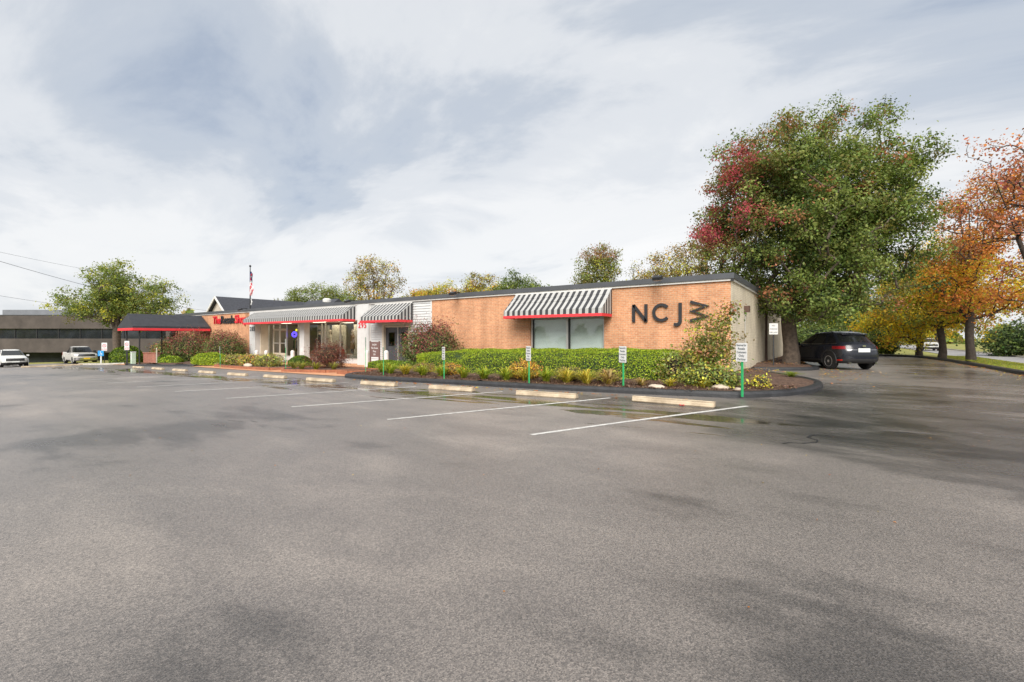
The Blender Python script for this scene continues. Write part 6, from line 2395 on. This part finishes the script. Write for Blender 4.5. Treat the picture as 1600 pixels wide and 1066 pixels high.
def mannequin(x, y, rot, label, outfit, z=.35):
    root = empty('mannequin', (x, y, -.1 + z), rot)
    tag(root, label, 'mannequin', 'mannequins in the display window')
    ring_body('figure', BODY, M['skin'], root, arms=ARMS)
    if outfit in ('jacket', 'print', 'coat'):
        m = {'jacket': 'cloth_black', 'print': 'cloth_print', 'coat': 'cloth_tan'}[outfit]
        lo = .78 if outfit != 'coat' else .40
        ring_body('jacket', [(lo, .24, .17, 0), (1.0, .205, .15, 0), (1.10, .17, .13, 0), (1.28, .20, .145, 0), (1.41, .22, .125, 0), (1.47, .13, .09, 0)], M[m], root,
                  arms=[([(-.17, 0, 1.42), (-.25, .01, 1.18), (-.26, -.05, .93)], [.072, .062, .055]), ([(.17, 0, 1.42), (.25, .01, 1.18), (.24, -.07, .94)], [.072, .062, .055])])
        ring_body('trousers', [(.08, .14, .09, 0), (.5, .15, .10, 0), (.80, .18, .13, 0), (.99, .18, .13, 0)], M['cloth_black'], root)
    else:
        m = {'dress': 'cloth_white', 'red': 'cloth_red'}[outfit]
        ring_body('dress', [(.25, .36, .30, 0), (.6, .29, .24, 0), (.95, .20, .15, 0), (1.08, .15, .115, 0), (1.26, .18, .13, 0), (1.40, .16, .11, 0)], M[m], root)
    if outfit == 'jacket':
        ring_body('hat', [(1.72, .17, .18, 0), (1.74, .17, .18, 0), (1.745, .10, .115, 0), (1.85, .085, .10, 0), (1.87, .04, .05, 0)], M['cloth_black'], root)
        ring_body('shirt_front', [(1.15, .05, .02, 0), (1.44, .055, .02, 0)], M['cloth_white'], root, (0, -.135, 0))
    return root


def zin(x):
    return 0.0


mannequin(-32.35, 20.0, R(-30), 'mannequin in a black jacket, white shirt front and hat', 'jacket')
mannequin(-30.95, 20.0, R(-35), 'mannequin in a long ivory dress', 'dress')
mannequin(-29.9, 20.2, R(-35), 'mannequin in a black and white printed jacket', 'print')
mannequin(-28.35, 20.1, R(-35), 'mannequin in a tan coat behind the tall green post', 'coat')
mannequin(-27.5, 20.15, R(-40), 'mannequin in a dark printed jacket at the corner of the display window', 'print')
# display plinth inside the glass
o = MB().box(-32.8, -25.5, 19.55, 20.75, -.095, .25).build('display_plinth', M['interior'])
tag(o, 'low display platform behind the shop windows', 'platform')


def handbag(x, y, z, mat, lb):
    root = empty('handbag', (x, y, z))
    tag(root, lb, 'handbag')
    MB().prism([(-.30, 0), (.30, 0), (.24, .36), (-.24, .36)], -.10, .10, 'y').build('body', M[mat], root)
    MB().tube([(-.14, 0, .35), (-.11, 0, .52), (0, 0, .58), (.11, 0, .52), (.14, 0, .35)], .014, 6).build('strap', M[mat], root)


handbag(-29.2, 19.75, .26, 'cloth_red', 'red handbag on the display platform beside the maple bush')


def table_cloth(x, y, lb):
    root = empty('display_table', (x, y, -.09))
    tag(root, lb, 'table')
    ring_body('cloth', [(.35, .62, .50, 0), (.6, .60, .48, 0), (.86, .56, .45, 0), (.88, .54, .43, 0)], M['cloth_print'], root, seg=20)
    MB().box(-.5, .5, -.35, .35, .885, .92).build('top', M['cloth_white'], root)


table_cloth(-26.6, 19.9, 'display table under a black and white cloth in the corner window')


def clothes_rail(x, y, lb, mats, rot=0.0):
    root = empty('clothes_rail', (x, y, -.1), rot)
    tag(root, lb, 'clothes rail')
    f = MB()
    for s in (-1, 1):
        f.tube([(s * .8, 0, .03), (s * .8, 0, 1.5)], .018, 6)
        f.tube([(s * .8, -.25, .03), (s * .8, .25, .03)], .018, 6)
    f.tube([(-.8, 0, 1.5), (.8, 0, 1.5)], .018, 6)
    f.build('frame', M['alu'], root)
    for i in range(11):
        xx = -.7 + i * .14
        m = mats[i % len(mats)]
        h = random.uniform(.7, 1.05)
        MB().prism([(-.24, 1.40 - h), (.24, 1.40 - h), (.21, 1.30), (.05, 1.45), (-.05, 1.45), (-.21, 1.30)], xx - .035, xx + .035, 'x').build('garment', M[m], root)


clothes_rail(-37.9, 21.6, 'rail of dark and green clothes left of the glass doors', ['cloth_black', 'cloth_green', 'cloth_tan', 'cloth_print'])
clothes_rail(-36.2, 22.6, 'rail of mixed clothes deep behind the glass doors', ['cloth_red', 'cloth_tan', 'cloth_print', 'cloth_black'])
clothes_rail(-34.2, 21.4, 'rail of clothes below the neon sign', ['cloth_black', 'cloth_print', 'cloth_white', 'cloth_green'])
clothes_rail(-30.2, 22.8, 'rail of pale clothes behind the dressed mannequins', ['cloth_white', 'cloth_tan', 'cloth_red', 'cloth_print'])
clothes_rail(-27.4, 22.6, 'rail of dark clothes behind the corner display', ['cloth_black', 'cloth_tan', 'cloth_green'])

ne = empty('neon_sign', (-35.15, 19.55, 1.72))
tag(ne, 'blue oval neon sign with a yellow dot in the shop window', 'neon sign')
pts = [(.34 * math.cos(a), 0, .20 * math.sin(a)) for a in [2 * math.pi * k / 24 for k in range(25)]]
MB().tube(pts, .035, 6).build('tube_ring', M['neon'], ne)
MB().tube([(.24 * math.cos(a), 0, .10 * math.sin(a)) for a in [2 * math.pi * k / 20 for k in range(21)]], .03, 6).build('inner_tube', M['neon'], ne)
MB().lathe([(.02, -.03), (.09, -.02), (.09, .02), (.02, .03)], (.30, 0, .34), 12, 'y').build('dot', M['neony'], ne)
MB().box(-.30, .30, .04, .07, -.16, .16).build('backing', M['cloth_black'], ne)
